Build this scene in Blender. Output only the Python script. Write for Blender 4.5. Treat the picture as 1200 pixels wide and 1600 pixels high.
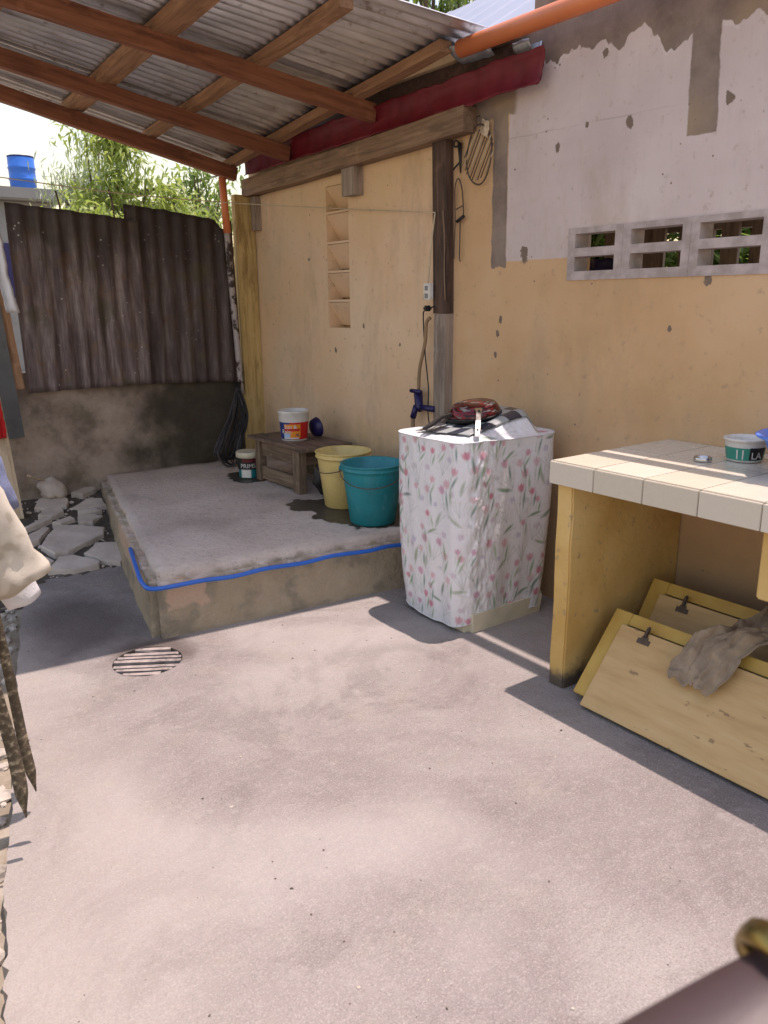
import bpy, bmesh, math, random
import numpy as np
from mathutils import Vector, Matrix, noise as mnoise

random.seed(7); rng = np.random.default_rng(11)
for o in list(bpy.data.objects): bpy.data.objects.remove(o)
S = bpy.context.scene; COL = S.collection

# ------------------------------------------------------------------ camera
cam_d = bpy.data.cameras.new('camera'); cam = bpy.data.objects.new('camera', cam_d); COL.objects.link(cam)
cam_d.sensor_fit = 'VERTICAL'; cam_d.sensor_height = 36; cam_d.sensor_width = 27; cam_d.lens = 27.61
cam_d.clip_start = 0.02; cam_d.clip_end = 500
cam.matrix_world = Matrix(((0.8077, 0.1602, -0.5675, 0.0), (-0.5896, 0.2042, -0.7815, 0.0), (-0.0093, 0.9658, 0.2593, 1.45), (0, 0, 0, 1)))
cam_d.dof.use_dof = True; cam_d.dof.focus_distance = 3.2; cam_d.dof.aperture_fstop = 8
S.camera = cam

# ------------------------------------------------------------------ sky, sun, exposure
SUN_DIR = Vector((0.185, -0.04, 1.0)).normalized()
w = bpy.data.worlds.new('World'); S.world = w; w.use_nodes = True
nt = w.node_tree; bg = nt.nodes['Background']
sky = nt.nodes.new('ShaderNodeTexSky'); sky.sky_type = 'NISHITA'; sky.sun_disc = False
sky.sun_elevation = math.asin(SUN_DIR.z); sky.sun_rotation = math.atan2(SUN_DIR.x, SUN_DIR.y)
sky.air_density = 1.8; sky.dust_density = 1.4; sky.ozone_density = 0.0
nt.links.new(sky.outputs[0], bg.inputs[0]); bg.inputs[1].default_value = 0.15
sd = bpy.data.lights.new('sun', 'SUN'); sd.energy = 3.4; sd.angle = math.radians(0.53); sd.color = (1, 0.95, 0.915)
so = bpy.data.objects.new('sun', sd); COL.objects.link(so); so.rotation_euler = SUN_DIR.to_track_quat('Z', 'Y').to_euler(); so.location = (4, -1, 9)
S.view_settings.view_transform = 'Standard'; S.view_settings.look = 'None'; S.view_settings.gamma = 1
S.view_settings.exposure = 0.6; S.view_settings.use_curve_mapping = False
S.view_settings.use_white_balance = True; S.view_settings.white_balance_temperature = 7200; S.view_settings.white_balance_tint = 23
S.render.engine = 'CYCLES'
S.cycles.max_bounces = 5; S.cycles.diffuse_bounces = 3; S.cycles.glossy_bounces = 2; S.cycles.transmission_bounces = 3

# ------------------------------------------------------------------ material helpers
def lin(r, g, b):
    f = lambda v: (v/255)/12.92 if v/255 <= 0.04045 else ((v/255+0.055)/1.055)**2.4
    return (f(r), f(g), f(b), 1)
def c4(c): return tuple(c) if len(c) == 4 else (c[0], c[1], c[2], 1)

class NB:
    def __init__(s, name, rough=0.8, metal=0.0, spec=None):
        s.m = bpy.data.materials.new(name); s.m.use_nodes = True; s.t = s.m.node_tree
        s.b = s.t.nodes['Principled BSDF']; s.b.inputs['Roughness'].default_value = rough; s.b.inputs['Metallic'].default_value = metal
        if spec is not None: s.b.inputs['Specular IOR Level'].default_value = spec
        s.tc = s.t.nodes.new('ShaderNodeTexCoord'); s.co = s.tc.outputs['Object']
    def n(s, t): return s.t.nodes.new(t)
    def L(s, a, b):
        if hasattr(a, 'is_output'): s.t.links.new(a, b)
        else: b.default_value = a
    def mapping(s, scale=(1,1,1), rot=(0,0,0), loc=(0,0,0), vec=None):
        k = s.n('ShaderNodeMapping'); s.L(vec or s.co, k.inputs[0]); k.inputs['Scale'].default_value = scale
        k.inputs['Rotation'].default_value = rot; k.inputs['Location'].default_value = loc; return k.outputs[0]
    def noise(s, scale, detail=4, rough=0.55, vec=None, dist=0.0):
        k = s.n('ShaderNodeTexNoise'); s.L(vec or s.co, k.inputs['Vector']); k.inputs['Scale'].default_value = scale
        k.inputs['Detail'].default_value = detail; k.inputs['Roughness'].default_value = rough; k.inputs['Distortion'].default_value = dist
        return k.outputs['Fac']
    def vor(s, scale, vec=None, out='Distance', feature='F1'):
        k = s.n('ShaderNodeTexVoronoi'); k.feature = feature; s.L(vec or s.co, k.inputs['Vector']); k.inputs['Scale'].default_value = scale
        return k.outputs[out]
    def math(s, op, a, b=0.0, c=0.0, clamp=False):
        k = s.n('ShaderNodeMath'); k.operation = op; k.use_clamp = clamp
        for i, v in enumerate((a, b, c)): s.L(v, k.inputs[i])
        return k.outputs[0]
    def step(s, v, lo, hi):
        k = s.n('ShaderNodeMapRange'); k.interpolation_type = 'SMOOTHSTEP'; s.L(v, k.inputs[0])
        k.inputs[1].default_value = lo; k.inputs[2].default_value = hi; k.inputs[3].default_value = 0; k.inputs[4].default_value = 1
        return k.outputs[0]
    def band(s, v, lo, hi, e=0.01): return s.math('MULTIPLY', s.step(v, lo-e, lo+e), s.math('SUBTRACT', 1.0, s.step(v, hi-e, hi+e)))
    def mul(s, a, b): return s.math('MULTIPLY', a, b)
    def xyz(s, vec=None):
        k = s.n('ShaderNodeSeparateXYZ'); s.L(vec or s.co, k.inputs[0]); return k.outputs
    def mix(s, f, a, b, mode='MIX'):
        k = s.n('ShaderNodeMix'); k.data_type = 'RGBA'; k.blend_type = mode; s.L(f, k.inputs[0])
        for v, i in ((a, 6), (b, 7)): s.L(c4(v) if isinstance(v, (tuple, list)) else v, k.inputs[i])
        return k.outputs[2]
    def ramp(s, f, stops):
        k = s.n('ShaderNodeValToRGB'); s.L(f, k.inputs[0]); e = k.color_ramp.elements
        while len(e) < len(stops): e.new(0.5)
        for el, (p, c) in zip(e, stops): el.position = p; el.color = c4(c)
        return k.outputs[0]
    def col(s, c): s.L(c4(c) if isinstance(c, (tuple, list)) else c, s.b.inputs['Base Color'])
    def bump(s, h, st=0.5, dist=0.01, prev=None):
        k = s.n('ShaderNodeBump'); s.L(h, k.inputs['Height']); k.inputs['Strength'].default_value = st; k.inputs['Distance'].default_value = dist
        if prev is not None: s.L(prev, k.inputs['Normal'])
        s.L(k.outputs[0], s.b.inputs['Normal']); return k.outputs[0]
    def rough(s, r): s.L(r, s.b.inputs['Roughness'])
    def rand(s):
        k = s.n('ShaderNodeObjectInfo'); return k.outputs['Random']

def simple(name, c, rough=0.6, metal=0.0, var=0.25, scale=12, bump=0.15, bscale=60, dark=None):
    k = NB(name, rough, metal)
    d = dark or tuple(v*(1-var) for v in c[:3]); lt = tuple(min(1, v*(1+var*0.5)) for v in c[:3])
    n1 = k.noise(scale, 5, 0.6)
    k.col(k.ramp(n1, [(0.3, d), (0.52, c[:3]), (0.75, lt)]))
    k.rough(k.math('ADD', rough-0.1, k.mul(k.noise(scale*3), 0.2)))
    if bump: k.bump(k.noise(bscale, 3), bump, 0.004)
    return k.m

def wood(name, c_dark, c_mid, c_light, rough=0.75, grain=1.0):
    k = NB(name, rough)
    r = k.rand()
    off = k.n('ShaderNodeCombineXYZ'); k.L(k.mul(r, 37.0), off.inputs[0]); k.L(k.mul(r, 11.0), off.inputs[1])
    add = k.n('ShaderNodeVectorMath'); add.operation = 'ADD'; k.L(k.co, add.inputs[0]); k.L(off.outputs[0], add.inputs[1])
    v = k.mapping((1.6, 26, 26), vec=add.outputs[0])
    g = k.noise(1.6*grain, 6, 0.65, vec=v, dist=0.6)
    big = k.noise(3.0, 3, 0.5, vec=add.outputs[0])
    col = k.ramp(g, [(0.28, c_dark), (0.5, c_mid), (0.74, c_light)])
    col = k.mix(k.mul(k.step(big, 0.5, 0.75), 0.55), col, tuple(x*0.55 for x in c_mid))
    col = k.mix(k.mul(k.step(k.noise(9, 3, vec=add.outputs[0]), 0.60, 0.72), 0.6), col, c_light)
    col = k.mix(k.mul(k.step(k.noise(2.2, 5, 0.7, vec=k.mapping((1, 5, 5), loc=(3, 3, 3), vec=add.outputs[0])), 0.52, 0.66), 0.65), col, tuple(x*0.7 for x in c_dark))
    k.col(col); k.bump(g, 0.45, 0.004); return k.m

M = {}
# yard concrete
k = NB('yard_concrete', 0.9, spec=0.25)
x, y, z = k.xyz()
b1 = k.noise(0.9, 4, 0.6, dist=0.8); b2 = k.noise(4.5, 5, 0.6); b3 = k.noise(26, 4, 0.6); fine = k.noise(190, 3, 0.7)
col = k.ramp(b1, [(0.30, (0.194, 0.164, 0.153)), (0.46, (0.248, 0.215, 0.200)), (0.56, (0.284, 0.253, 0.232)), (0.72, (0.329, 0.296, 0.270))])
col = k.mix(k.mul(k.step(k.noise(1.9, 5, 0.65, vec=k.mapping(loc=(5, 3, 0)), dist=1.2), 0.50, 0.62), 0.65), col, (0.184, 0.155, 0.144))
col = k.mix(k.mul(k.step(b2, 0.52, 0.70), 0.45), col, (0.293, 0.262, 0.216))
tro = k.noise(5.5, 4, 0.6, vec=k.mapping((1.0, 3.4, 1), rot=(0, 0, 0.5)), dist=2.2); col = k.mix(k.mul(k.step(tro, 0.50, 0.70), 0.16), col, (0.360, 0.327, 0.302))
col = k.mix(k.mul(k.step(b3, 0.50, 0.75), 0.35), col, (0.360, 0.327, 0.302))
hair = k.noise(30, 3, 0.7, vec=k.mapping((1.0, 3.0, 1), rot=(0, 0, 0.6)), dist=1.5)
col = k.mix(k.mul(k.math('SUBTRACT', 1.0, k.step(k.math('ABSOLUTE', k.math('SUBTRACT', hair, 0.5)), 0.005, 0.018)), k.mul(k.step(b2, 0.46, 0.58), 0.6)), col, (0.144, 0.120, 0.113))
col = k.mix(k.mul(k.step(fine, 0.50, 0.66), 0.48), col, (0.153, 0.131, 0.122))
col = k.mix(k.mul(k.math('SUBTRACT', 1.0, k.step(fine, 0.35, 0.46)), 0.55), col, (0.414, 0.377, 0.351))
g2 = k.noise(62, 4, 0.75); col = k.mix(k.mul(k.step(g2, 0.53, 0.66), 0.28), col, (0.175, 0.145, 0.135)); col = k.mix(k.mul(k.math('SUBTRACT', 1.0, k.step(g2, 0.34, 0.45)), 0.22), col, (0.44, 0.395, 0.37))
sp = k.vor(95); col = k.mix(k.mul(k.math('SUBTRACT', 1.0, k.step(sp, 0.10, 0.17)), k.step(k.noise(13), 0.5, 0.62)), col, (0.135, 0.115, 0.104))
pal = k.step(k.noise(0.75, 3, 0.5, vec=k.mapping(loc=(2.2, 0.4, 0)), dist=0.6), 0.50, 0.66); col = k.mix(k.mul(pal, 0.45), col, (0.40, 0.365, 0.335))
# dark patch left of the platform, dirt round the drain, pale cement smears
dx = k.math('SUBTRACT', x, 0.86); dy = k.math('SUBTRACT', y, 3.62)
rad = k.math('SQRT', k.math('ADD', k.mul(dx, dx), k.mul(k.mul(dy, dy), 0.5)))
rad = k.math('ADD', rad, k.mul(k.math('SUBTRACT', k.noise(4), 0.5), 0.35))
col = k.mix(k.mul(k.math('SUBTRACT', 1.0, k.step(rad, 0.12, 0.42)), 0.75), col, (0.07, 0.055, 0.053))
d2x = k.math('SUBTRACT', x, 1.03); d2y = k.math('SUBTRACT', y, 3.12); rd = k.math('ADD', k.math('SQRT', k.math('ADD', k.mul(d2x, d2x), k.mul(d2y, d2y))), k.mul(k.math('SUBTRACT', b2, 0.5), 0.22))
col = k.mix(k.mul(k.math('SUBTRACT', 1.0, k.step(rd, 0.10, 0.21)), 0.75), col, (0.075, 0.055, 0.045))
wall_d = k.math('ADD', x, k.mul(k.math('SUBTRACT', k.noise(3), 0.5), 0.3))
col = k.mix(k.mul(k.math('SUBTRACT', 1.0, k.step(wall_d, 0.2, 0.9)), 0.4), col, (0.36, 0.32, 0.275))
k.col(col)
p = k.bump(b3, 0.6, 0.014); k.bump(k.math('ADD', fine, k.mul(sp, 0.7)), 0.5, 0.004, p)
M['floor'] = k.m

# platform concrete
k = NB('platform_concrete', 0.85, spec=0.3); x, y, z = k.xyz()
b1 = k.noise(2.2, 5, 0.6); b3 = k.noise(30, 4, 0.6)
col = k.ramp(b1, [(0.3, (0.46, 0.37, 0.315)), (0.5, (0.62, 0.515, 0.445)), (0.7, (0.70, 0.595, 0.52))])
col = k.mix(k.mul(k.step(b3, 0.5, 0.7), 0.4), col, (0.41, 0.33, 0.28))
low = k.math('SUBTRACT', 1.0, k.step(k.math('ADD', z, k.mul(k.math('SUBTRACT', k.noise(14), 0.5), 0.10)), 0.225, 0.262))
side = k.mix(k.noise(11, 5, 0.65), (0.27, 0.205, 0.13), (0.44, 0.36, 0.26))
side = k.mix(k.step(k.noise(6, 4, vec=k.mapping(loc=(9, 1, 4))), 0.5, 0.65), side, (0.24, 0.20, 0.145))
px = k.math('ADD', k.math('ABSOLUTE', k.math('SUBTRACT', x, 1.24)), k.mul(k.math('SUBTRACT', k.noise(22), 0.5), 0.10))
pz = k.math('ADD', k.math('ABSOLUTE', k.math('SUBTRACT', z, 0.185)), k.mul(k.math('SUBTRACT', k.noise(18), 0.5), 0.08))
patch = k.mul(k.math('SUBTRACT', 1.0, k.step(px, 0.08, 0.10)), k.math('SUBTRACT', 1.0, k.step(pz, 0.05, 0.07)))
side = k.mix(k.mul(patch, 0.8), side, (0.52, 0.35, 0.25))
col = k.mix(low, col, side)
wn = k.mul(k.math('SUBTRACT', k.noise(5, 4), 0.5), 0.35); wet = None
for wx, wy, wr, sx_ in ((2.47, 3.62, 0.40, 0.75), (2.36, 4.85, 0.17, 0.8), (2.30, 3.90, 0.2, 0.6)):
    a = k.mul(k.math('SUBTRACT', x, wx), 1/sx_); b = k.math('SUBTRACT', y, wy); d = k.math('ADD', k.math('SQRT', k.math('ADD', k.mul(a, a), k.mul(b, b))), wn)
    m = k.math('SUBTRACT', 1.0, k.step(d, wr-0.012, wr+0.012)); wet = m if wet is None else k.math('MAXIMUM', wet, m)
wet = k.mul(wet, k.step(z, 0.262, 0.268))
col = k.mix(wet, col, (0.095, 0.080, 0.062)); k.rough(k.math('SUBTRACT', 0.85, k.mul(wet, 0.72)))
fp = k.noise(150, 3, 0.7); col = k.mix(k.mul(k.step(fp, 0.54, 0.68), k.mul(k.math('SUBTRACT', 1.0, wet), 0.45)), col, (0.24, 0.19, 0.16)); k.col(col); pr = k.bump(b3, 0.9, 0.014); k.bump(fp, 0.5, 0.005, pr)
M['platform'] = k.m

k = NB('wet_concrete', 0.12); k.col(k.ramp(k.noise(9), [(0.3, (0.075, 0.062, 0.05)), (0.7, (0.13, 0.11, 0.09))])); k.bump(k.noise(40), 0.1, 0.002); M['wet'] = k.m

# main wall paint: yellow below, pinkish white above, bare cement where paint stops
k = NB('wall_paint', 0.9, spec=0.2); x, y, z = k.xyz()
nz = k.math('SUBTRACT', k.noise(9, 5, 0.65), 0.5); nz2 = k.math('SUBTRACT', k.noise(30, 3, 0.6), 0.5); nbig = k.noise(1.4, 4, 0.55)
yel = k.ramp(k.noise(1.7, 5, 0.6), [(0.3, (0.53, 0.33, 0.17)), (0.5, (0.61, 0.39, 0.215)), (0.7, (0.65, 0.44, 0.265))])
left_lit = k.step(y, 3.2, 3.45)
pch = k.ramp(k.noise(1.3, 5, 0.6, vec=k.mapping(loc=(0, 4, 2))), [(0.32, (0.72, 0.515, 0.29)), (0.5, (0.77, 0.535, 0.345)), (0.68, (0.80, 0.60, 0.42))])
yel = k.mix(left_lit, yel, pch)  # left stretch: peach hue, lightened to stand for its brighter light
whit = k.mul(k.step(y, 4.3, 5.6), k.step(k.noise(2.5, 4), 0.35, 0.65)); yel = k.mix(k.mul(whit, 0.5), yel, (0.656, 0.539, 0.370))
pink = k.ramp(k.noise(2.4, 5, 0.6), [(0.3, (0.53, 0.44, 0.42)), (0.55, (0.60, 0.505, 0.48)), (0.75, (0.65, 0.56, 0.53))])
drip = k.noise(7, 4, 0.6, vec=k.mapping((1, 6, 0.7))); pink = k.mix(k.mul(k.step(drip, 0.55, 0.75), 0.3), pink, (0.464, 0.385, 0.363))
line = k.math('ADD', z, k.mul(nz2, 0.012))
up = k.mul(k.step(line, 1.627, 1.635), k.math('SUBTRACT', 1.0, k.step(y, 2.892, 2.90)))
near_y = k.math('SUBTRACT', 1.0, k.step(y, 2.46, 2.50)); up2 = k.mul(near_y, k.step(line, 1.532, 1.545))
up = k.math('MAXIMUM', up, up2)
col = k.mix(up, yel, pink)
cem = k.ramp(k.noise(6, 5, 0.65), [(0.3, (0.16, 0.12, 0.10)), (0.5, (0.235, 0.18, 0.148)), (0.7, (0.30, 0.235, 0.195))])
cem = k.mix(k.mul(k.step(k.noise(3, 3, vec=k.mapping(loc=(1, 6, 3))), 0.5, 0.7), 0.7), cem, (0.36, 0.26, 0.17))
jag = k.mul(k.math('SUBTRACT', k.noise(5.5, 3, 0.5, vec=k.mapping((1, 1.2, 0.25))), 0.5), 0.32)
edge = k.math('ADD', k.math('ADD', z, jag), k.mul(nz, 0.05))
slope = k.math('SUBTRACT', edge, k.mul(k.math('SUBTRACT', y, 1.66), 0.10))
top = k.mul(k.step(slope, 2.375, 2.382), k.math('SUBTRACT', 1.0, k.step(y, 2.86, 2.9)))
yj = k.math('ADD', y, k.mul(nz, 0.035))
dripp = k.mul(k.band(k.math('SUBTRACT', yj, k.mul(z, 0.04)), 1.742, 1.862, 0.004), k.step(k.math('ADD', z, k.mul(nz, 0.02)), 2.04, 2.045))
strip = k.mul(k.band(k.math('ADD', yj, k.mul(z, -0.012)), 2.873, 2.975, 0.004), k.step(k.math('ADD', z, k.mul(nz, 0.1)), 1.595, 1.605))
strip = k.math('MAXIMUM', strip, k.mul(k.band(yj, 2.86, 3.28, 0.02), k.step(k.math('ADD', z, k.mul(nz, 0.15)), 2.27, 2.29)))
bare = k.math('MAXIMUM', k.math('MAXIMUM', top, dripp), strip)
col = k.mix(k.mul(k.band(slope, 2.362, 2.380, 0.003), k.mul(k.mul(k.math('SUBTRACT', 1.0, k.step(y, 2.84, 2.88)), k.math('SUBTRACT', 1.0, dripp)), k.mul(k.step(k.noise(8, 3), 0.42, 0.6), 0.45))), k.mix(bare, col, cem), (0.66, 0.60, 0.57))
# chips knocked out of the plaster
chips = [(2.21, 2.14, 0.019), (2.59, 2.10, 0.014), (1.78, 2.14, 0.022), (2.77, 1.66, 0.026), (2.43, 2.16, 0.010), (2.35, 2.42, 0.016), (1.80, 1.515, 0.022),
         (2.92, 1.36, 0.016), (2.935, 1.29, 0.014), (2.95, 1.18, 0.010), (4.12, 1.30, 0.014), (4.45, 1.14, 0.012), (4.75, 1.72, 0.013), (3.75, 1.2, 0.008), (1.95, 1.33, 0.009)]
cm = None
for cy, cz, cr in chips:
    a = k.math('SUBTRACT', y, cy); b = k.math('SUBTRACT', z, cz)
    d = k.math('SQRT', k.math('ADD', k.mul(a, a), k.mul(k.mul(b, b), 0.5)))
    d = k.math('ADD', d, k.mul(k.math('ADD', k.mul(nz, 0.8), nz2), cr*2.6))
    m = k.math('SUBTRACT', 1.0, k.step(d, cr*0.75, cr*0.95)); cm = m if cm is None else k.math('MAXIMUM', cm, m)
col = k.mix(cm, col, (0.20, 0.15, 0.115))
stn = k.mul(k.step(k.noise(1.6, 6, 0.7, vec=k.mapping((1, 1.5, 0.6), loc=(2, 0, 5))), 0.50, 0.68), 0.35); col = k.mix(stn, col, (0.40, 0.29, 0.19))
dirt = k.mul(k.step(k.noise(20, 5, 0.7), 0.57, 0.72), 0.5); col = k.mix(dirt, col, (0.33, 0.24, 0.16))
speck = k.mul(k.math('SUBTRACT', 1.0, k.step(k.vor(16), 0.06, 0.10)), k.step(k.noise(5, vec=k.mapping(loc=(7, 7, 7))), 0.55, 0.6)); col = k.mix(speck, col, (0.22, 0.16, 0.12))
base = k.mul(k.math('SUBTRACT', 1.0, k.step(k.math('ADD', z, k.mul(nz, 0.5)), 0.35, 0.75)), 0.55); col = k.mix(base, col, (0.42, 0.29, 0.18))
crack = k.math('ABSOLUTE', k.math('SUBTRACT', k.math('ADD', z, k.mul(nz, 0.03)), k.math('ADD', 2.17, k.mul(k.math('SUBTRACT', y, 2.4), 0.02))))
col = k.mix(k.mul(k.mul(k.math('SUBTRACT', 1.0, k.step(crack, 0.001, 0.004)), k.math('SUBTRACT', 1.0, k.step(y, 2.88, 2.9))), k.mul(k.step(k.noise(4, 2), 0.42, 0.6), 0.5)), col, (0.35, 0.28, 0.26))
k.col(col)
pr = k.bump(k.noise(24, 4), 0.4, 0.006); k.bump(k.noise(120, 3), 0.25, 0.003, pr)
M['wall'] = k.m
k = NB('vent_cement', 0.9); k.col(k.mix(k.step(k.noise(14, 5), 0.35, 0.7), (0.34, 0.285, 0.26), (0.50, 0.42, 0.40))); k.bump(k.noise(50, 4), 0.5, 0.006); M['vent'] = k.m

# back fence low wall
k = NB('old_plaster', 0.92); x, y, z = k.xyz()
n1 = k.noise(3.2, 6, 0.65)
col = k.ramp(n1, [(0.32, (0.17, 0.12, 0.09)), (0.5, (0.36, 0.28, 0.225)), (0.7, (0.47, 0.38, 0.31))])
dark_right = k.mul(k.step(k.math('ADD', x, k.mul(k.math('SUBTRACT', k.noise(4, 5), 0.5), 1.2)), 1.55, 2.2), 0.95)  # nearly black towards the right end
col = k.mix(dark_right, col, k.mix(k.noise(9), (0.02, 0.017, 0.012), (0.075, 0.06, 0.038)))
col = k.mix(k.mul(k.step(k.noise(5, 4, vec=k.mapping(loc=(4, 4, 4))), 0.55, 0.7), 0.6), col, (0.13, 0.11, 0.07))
k.col(col); k.bump(k.noise(18, 5, 0.65), 0.7, 0.015); M['oldwall'] = k.m

# rusted fence sheet
k = NB('rusted_sheet', 0.7, metal=0.15); x, y, z = k.xyz()
st = k.noise(3, 5, 0.65, vec=k.mapping((9, 1, 0.9))); n2 = k.noise(7, 5, 0.65)
col = k.ramp(st, [(0.3, (0.06, 0.041, 0.041)), (0.5, (0.155, 0.115, 0.11)), (0.68, (0.31, 0.255, 0.24))])
col = k.mix(k.mul(k.step(n2, 0.52, 0.72), 0.6), col, (0.20, 0.11, 0.055))
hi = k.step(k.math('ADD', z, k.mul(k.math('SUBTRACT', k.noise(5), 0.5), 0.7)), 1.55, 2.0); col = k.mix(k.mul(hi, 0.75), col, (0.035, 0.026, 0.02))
col = k.mix(k.mul(k.math('SUBTRACT', 1.0, k.step(k.vor(24), 0.10, 0.16)), k.step(k.noise(6, vec=k.mapping(loc=(3, 1, 8))), 0.52, 0.6)), col, (0.42, 0.38, 0.34))
col = k.mix(k.mul(k.step(x, 1.96, 1.97), 0.5), col, (0.03, 0.022, 0.022)); mo = k.mul(k.step(k.noise(4, 4, vec=k.mapping(loc=(8, 2, 2))), 0.56, 0.7), 0.6); col = k.mix(mo, col, (0.085, 0.08, 0.04))
k.col(col); k.bump(k.noise(40, 4), 0.4, 0.004); M['rust'] = k.m

# galvanised roof sheet
k = NB('galvanised_sheet', 0.4, metal=0.75); 
st = k.noise(2.2, 5, 0.6, vec=k.mapping((1.2, 9, 2))); n2 = k.noise(3.5, 4, 0.6)
col = k.ramp(st, [(0.3, (0.36, 0.35, 0.35)), (0.5, (0.60, 0.59, 0.59)), (0.7, (0.78, 0.77, 0.77))])
col = k.mix(k.mul(k.step(n2, 0.56, 0.70), 0.45), col, (0.25, 0.20, 0.17))
col = k.mix(k.mul(k.step(k.noise(13, 4), 0.60, 0.72), 0.6), col, (0.17, 0.10, 0.065))
k.col(col); k.rough(k.math('ADD', 0.26, k.mul(n2, 0.28))); M['galv'] = k.m
k = NB('house_roof_paint', 0.45, metal=0.3); k.col(k.mix(k.noise(5, 4), (0.26, 0.29, 0.36), (0.33, 0.35, 0.41))); M['houseroof'] = k.m

M['rafter'] = wood('rafter_wood', (0.11, 0.038, 0.018), (0.25, 0.092, 0.045), (0.36, 0.15, 0.08))
M['purlin'] = wood('purlin_wood', (0.17, 0.085, 0.04), (0.34, 0.18, 0.095), (0.46, 0.27, 0.15))
M['beam'] = wood('grey_beam_wood', (0.12, 0.07, 0.04), (0.25, 0.155, 0.095), (0.36, 0.24, 0.155))
M['darkwood'] = wood('dark_post_wood', (0.035, 0.02, 0.014), (0.09, 0.05, 0.035), (0.16, 0.09, 0.06))
M['greywood'] = wood('grey_post_wood', (0.20, 0.15, 0.115), (0.33, 0.26, 0.21), (0.43, 0.36, 0.31))
M['stool'] = wood('stool_wood', (0.07, 0.043, 0.027), (0.19, 0.13, 0.085), (0.33, 0.245, 0.17))
M['stooltop'] = wood('stool_top_wood', (0.06, 0.04, 0.03), (0.17, 0.11, 0.08), (0.30, 0.21, 0.15))
M['yellowpost'] = wood('yellow_painted_wood', (0.34, 0.21, 0.07), (0.58, 0.41, 0.17), (0.68, 0.52, 0.27))
M['creampost'] = wood('cream_painted_wood', (0.42, 0.30, 0.18), (0.62, 0.48, 0.33), (0.72, 0.60, 0.46))
M['slat'] = wood('fence_slat_wood', (0.12, 0.095, 0.075), (0.24, 0.20, 0.17), (0.34, 0.29, 0.25))

# plywood door panel
k = NB('door_plywood', 0.6); x, y, z = k.xyz()
g = k.noise(2, 5, 0.6, vec=k.mapping((14, 2, 14)))
col = k.ramp(g, [(0.3, (0.50, 0.30, 0.12)), (0.5, (0.58, 0.37, 0.16)), (0.7, (0.62, 0.42, 0.20))])
col = k.mix(k.mul(k.step(k.noise(3, 4), 0.5, 0.7), 0.5), col, (0.47, 0.33, 0.14))
col = k.mix(k.mul(k.step(k.noise(30, 3, vec=k.mapping((1, 0.4, 1))), 0.66, 0.70), 0.7), col, (0.22, 0.12, 0.06))
k.col(col); k.bump(g, 0.2, 0.003); M['ply'] = k.m
k = NB('door_yellow_paint', 0.55); col = k.ramp(k.noise(6, 4), [(0.3, (0.46, 0.25, 0.045)), (0.6, (0.56, 0.36, 0.08)), (0.8, (0.50, 0.28, 0.10))]); k.col(col); M['doorframe'] = k.m
k = NB('bench_yellow_paint', 0.85); x, y, z = k.xyz()
col = k.ramp(k.noise(3, 5), [(0.3, (0.56, 0.34, 0.10)), (0.5, (0.66, 0.44, 0.16)), (0.7, (0.70, 0.51, 0.23))])
col = k.mix(k.mul(k.step(k.noise(22, 5, 0.7), 0.58, 0.68), 0.75), col, (0.30, 0.22, 0.14))
lowb = k.math('SUBTRACT', 1.0, k.step(k.math('ADD', z, k.mul(k.math('SUBTRACT', k.noise(14), 0.5), 0.12)), 0.03, 0.09)); col = k.mix(lowb, col, (0.10, 0.075, 0.055))
cr = k.math('ABSOLUTE', k.math('SUBTRACT', k.math('ADD', z, k.mul(k.math('SUBTRACT', k.noise(7, 3), 0.5), 0.16)), k.math('SUBTRACT', 0.75, k.mul(k.math('SUBTRACT', x, 2.3), 0.16))))
col = k.mix(k.mul(k.mul(k.math('SUBTRACT', 1.0, k.step(cr, 0.001, 0.005)), k.step(x, 2.4, 2.48)), 0.9), col, (0.14, 0.09, 0.045))
k.col(col); k.bump(k.noise(35, 5), 0.5, 0.006); M['bench'] = k.m
k = NB('bench_tile_glaze', 0.22); r = k.rand()
k.col(k.mix(r, (0.58, 0.515, 0.41), (0.66, 0.605, 0.51))); k.rough(k.math('ADD', 0.15, k.mul(k.noise(8), 0.25))); M['tile'] = k.m
M['slatbar'] = simple('grimy_iron', (0.30, 0.25, 0.225), 0.85, var=0.6, scale=25, bump=0.5)
M['grout'] = simple('grout', (0.50, 0.45, 0.37), 0.95)

k = NB('earth', 0.95); n1 = k.noise(9, 6, 0.7); k.col(k.ramp(n1, [(0.3, (0.045, 0.034, 0.026)), (0.55, (0.10, 0.08, 0.062)), (0.75, (0.20, 0.165, 0.135))])); k.bump(n1, 0.9, 0.03); M['earth'] = k.m
k = NB('outer_earth', 0.95); n1 = k.noise(5, 6, 0.7); k.col(k.ramp(n1, [(0.3, (0.17, 0.135, 0.095)), (0.55, (0.27, 0.225, 0.165)), (0.75, (0.40, 0.35, 0.28))])); k.bump(n1, 0.9, 0.03); M['ground'] = k.m
k = NB('paver_stone', 0.9); n1 = k.noise(8, 5, 0.6); r = k.rand()
col = k.ramp(n1, [(0.3, (0.44, 0.37, 0.31)), (0.55, (0.57, 0.49, 0.42)), (0.75, (0.65, 0.58, 0.50))]); k.col(k.mix(k.mul(r, 0.25), col, (0.36, 0.30, 0.25))); k.bump(k.noise(40, 4), 0.5, 0.008); M['stone'] = k.m
M['rubble'] = simple('rubble_stone', (0.42, 0.37, 0.31), 0.9, var=0.5, scale=20)

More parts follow.
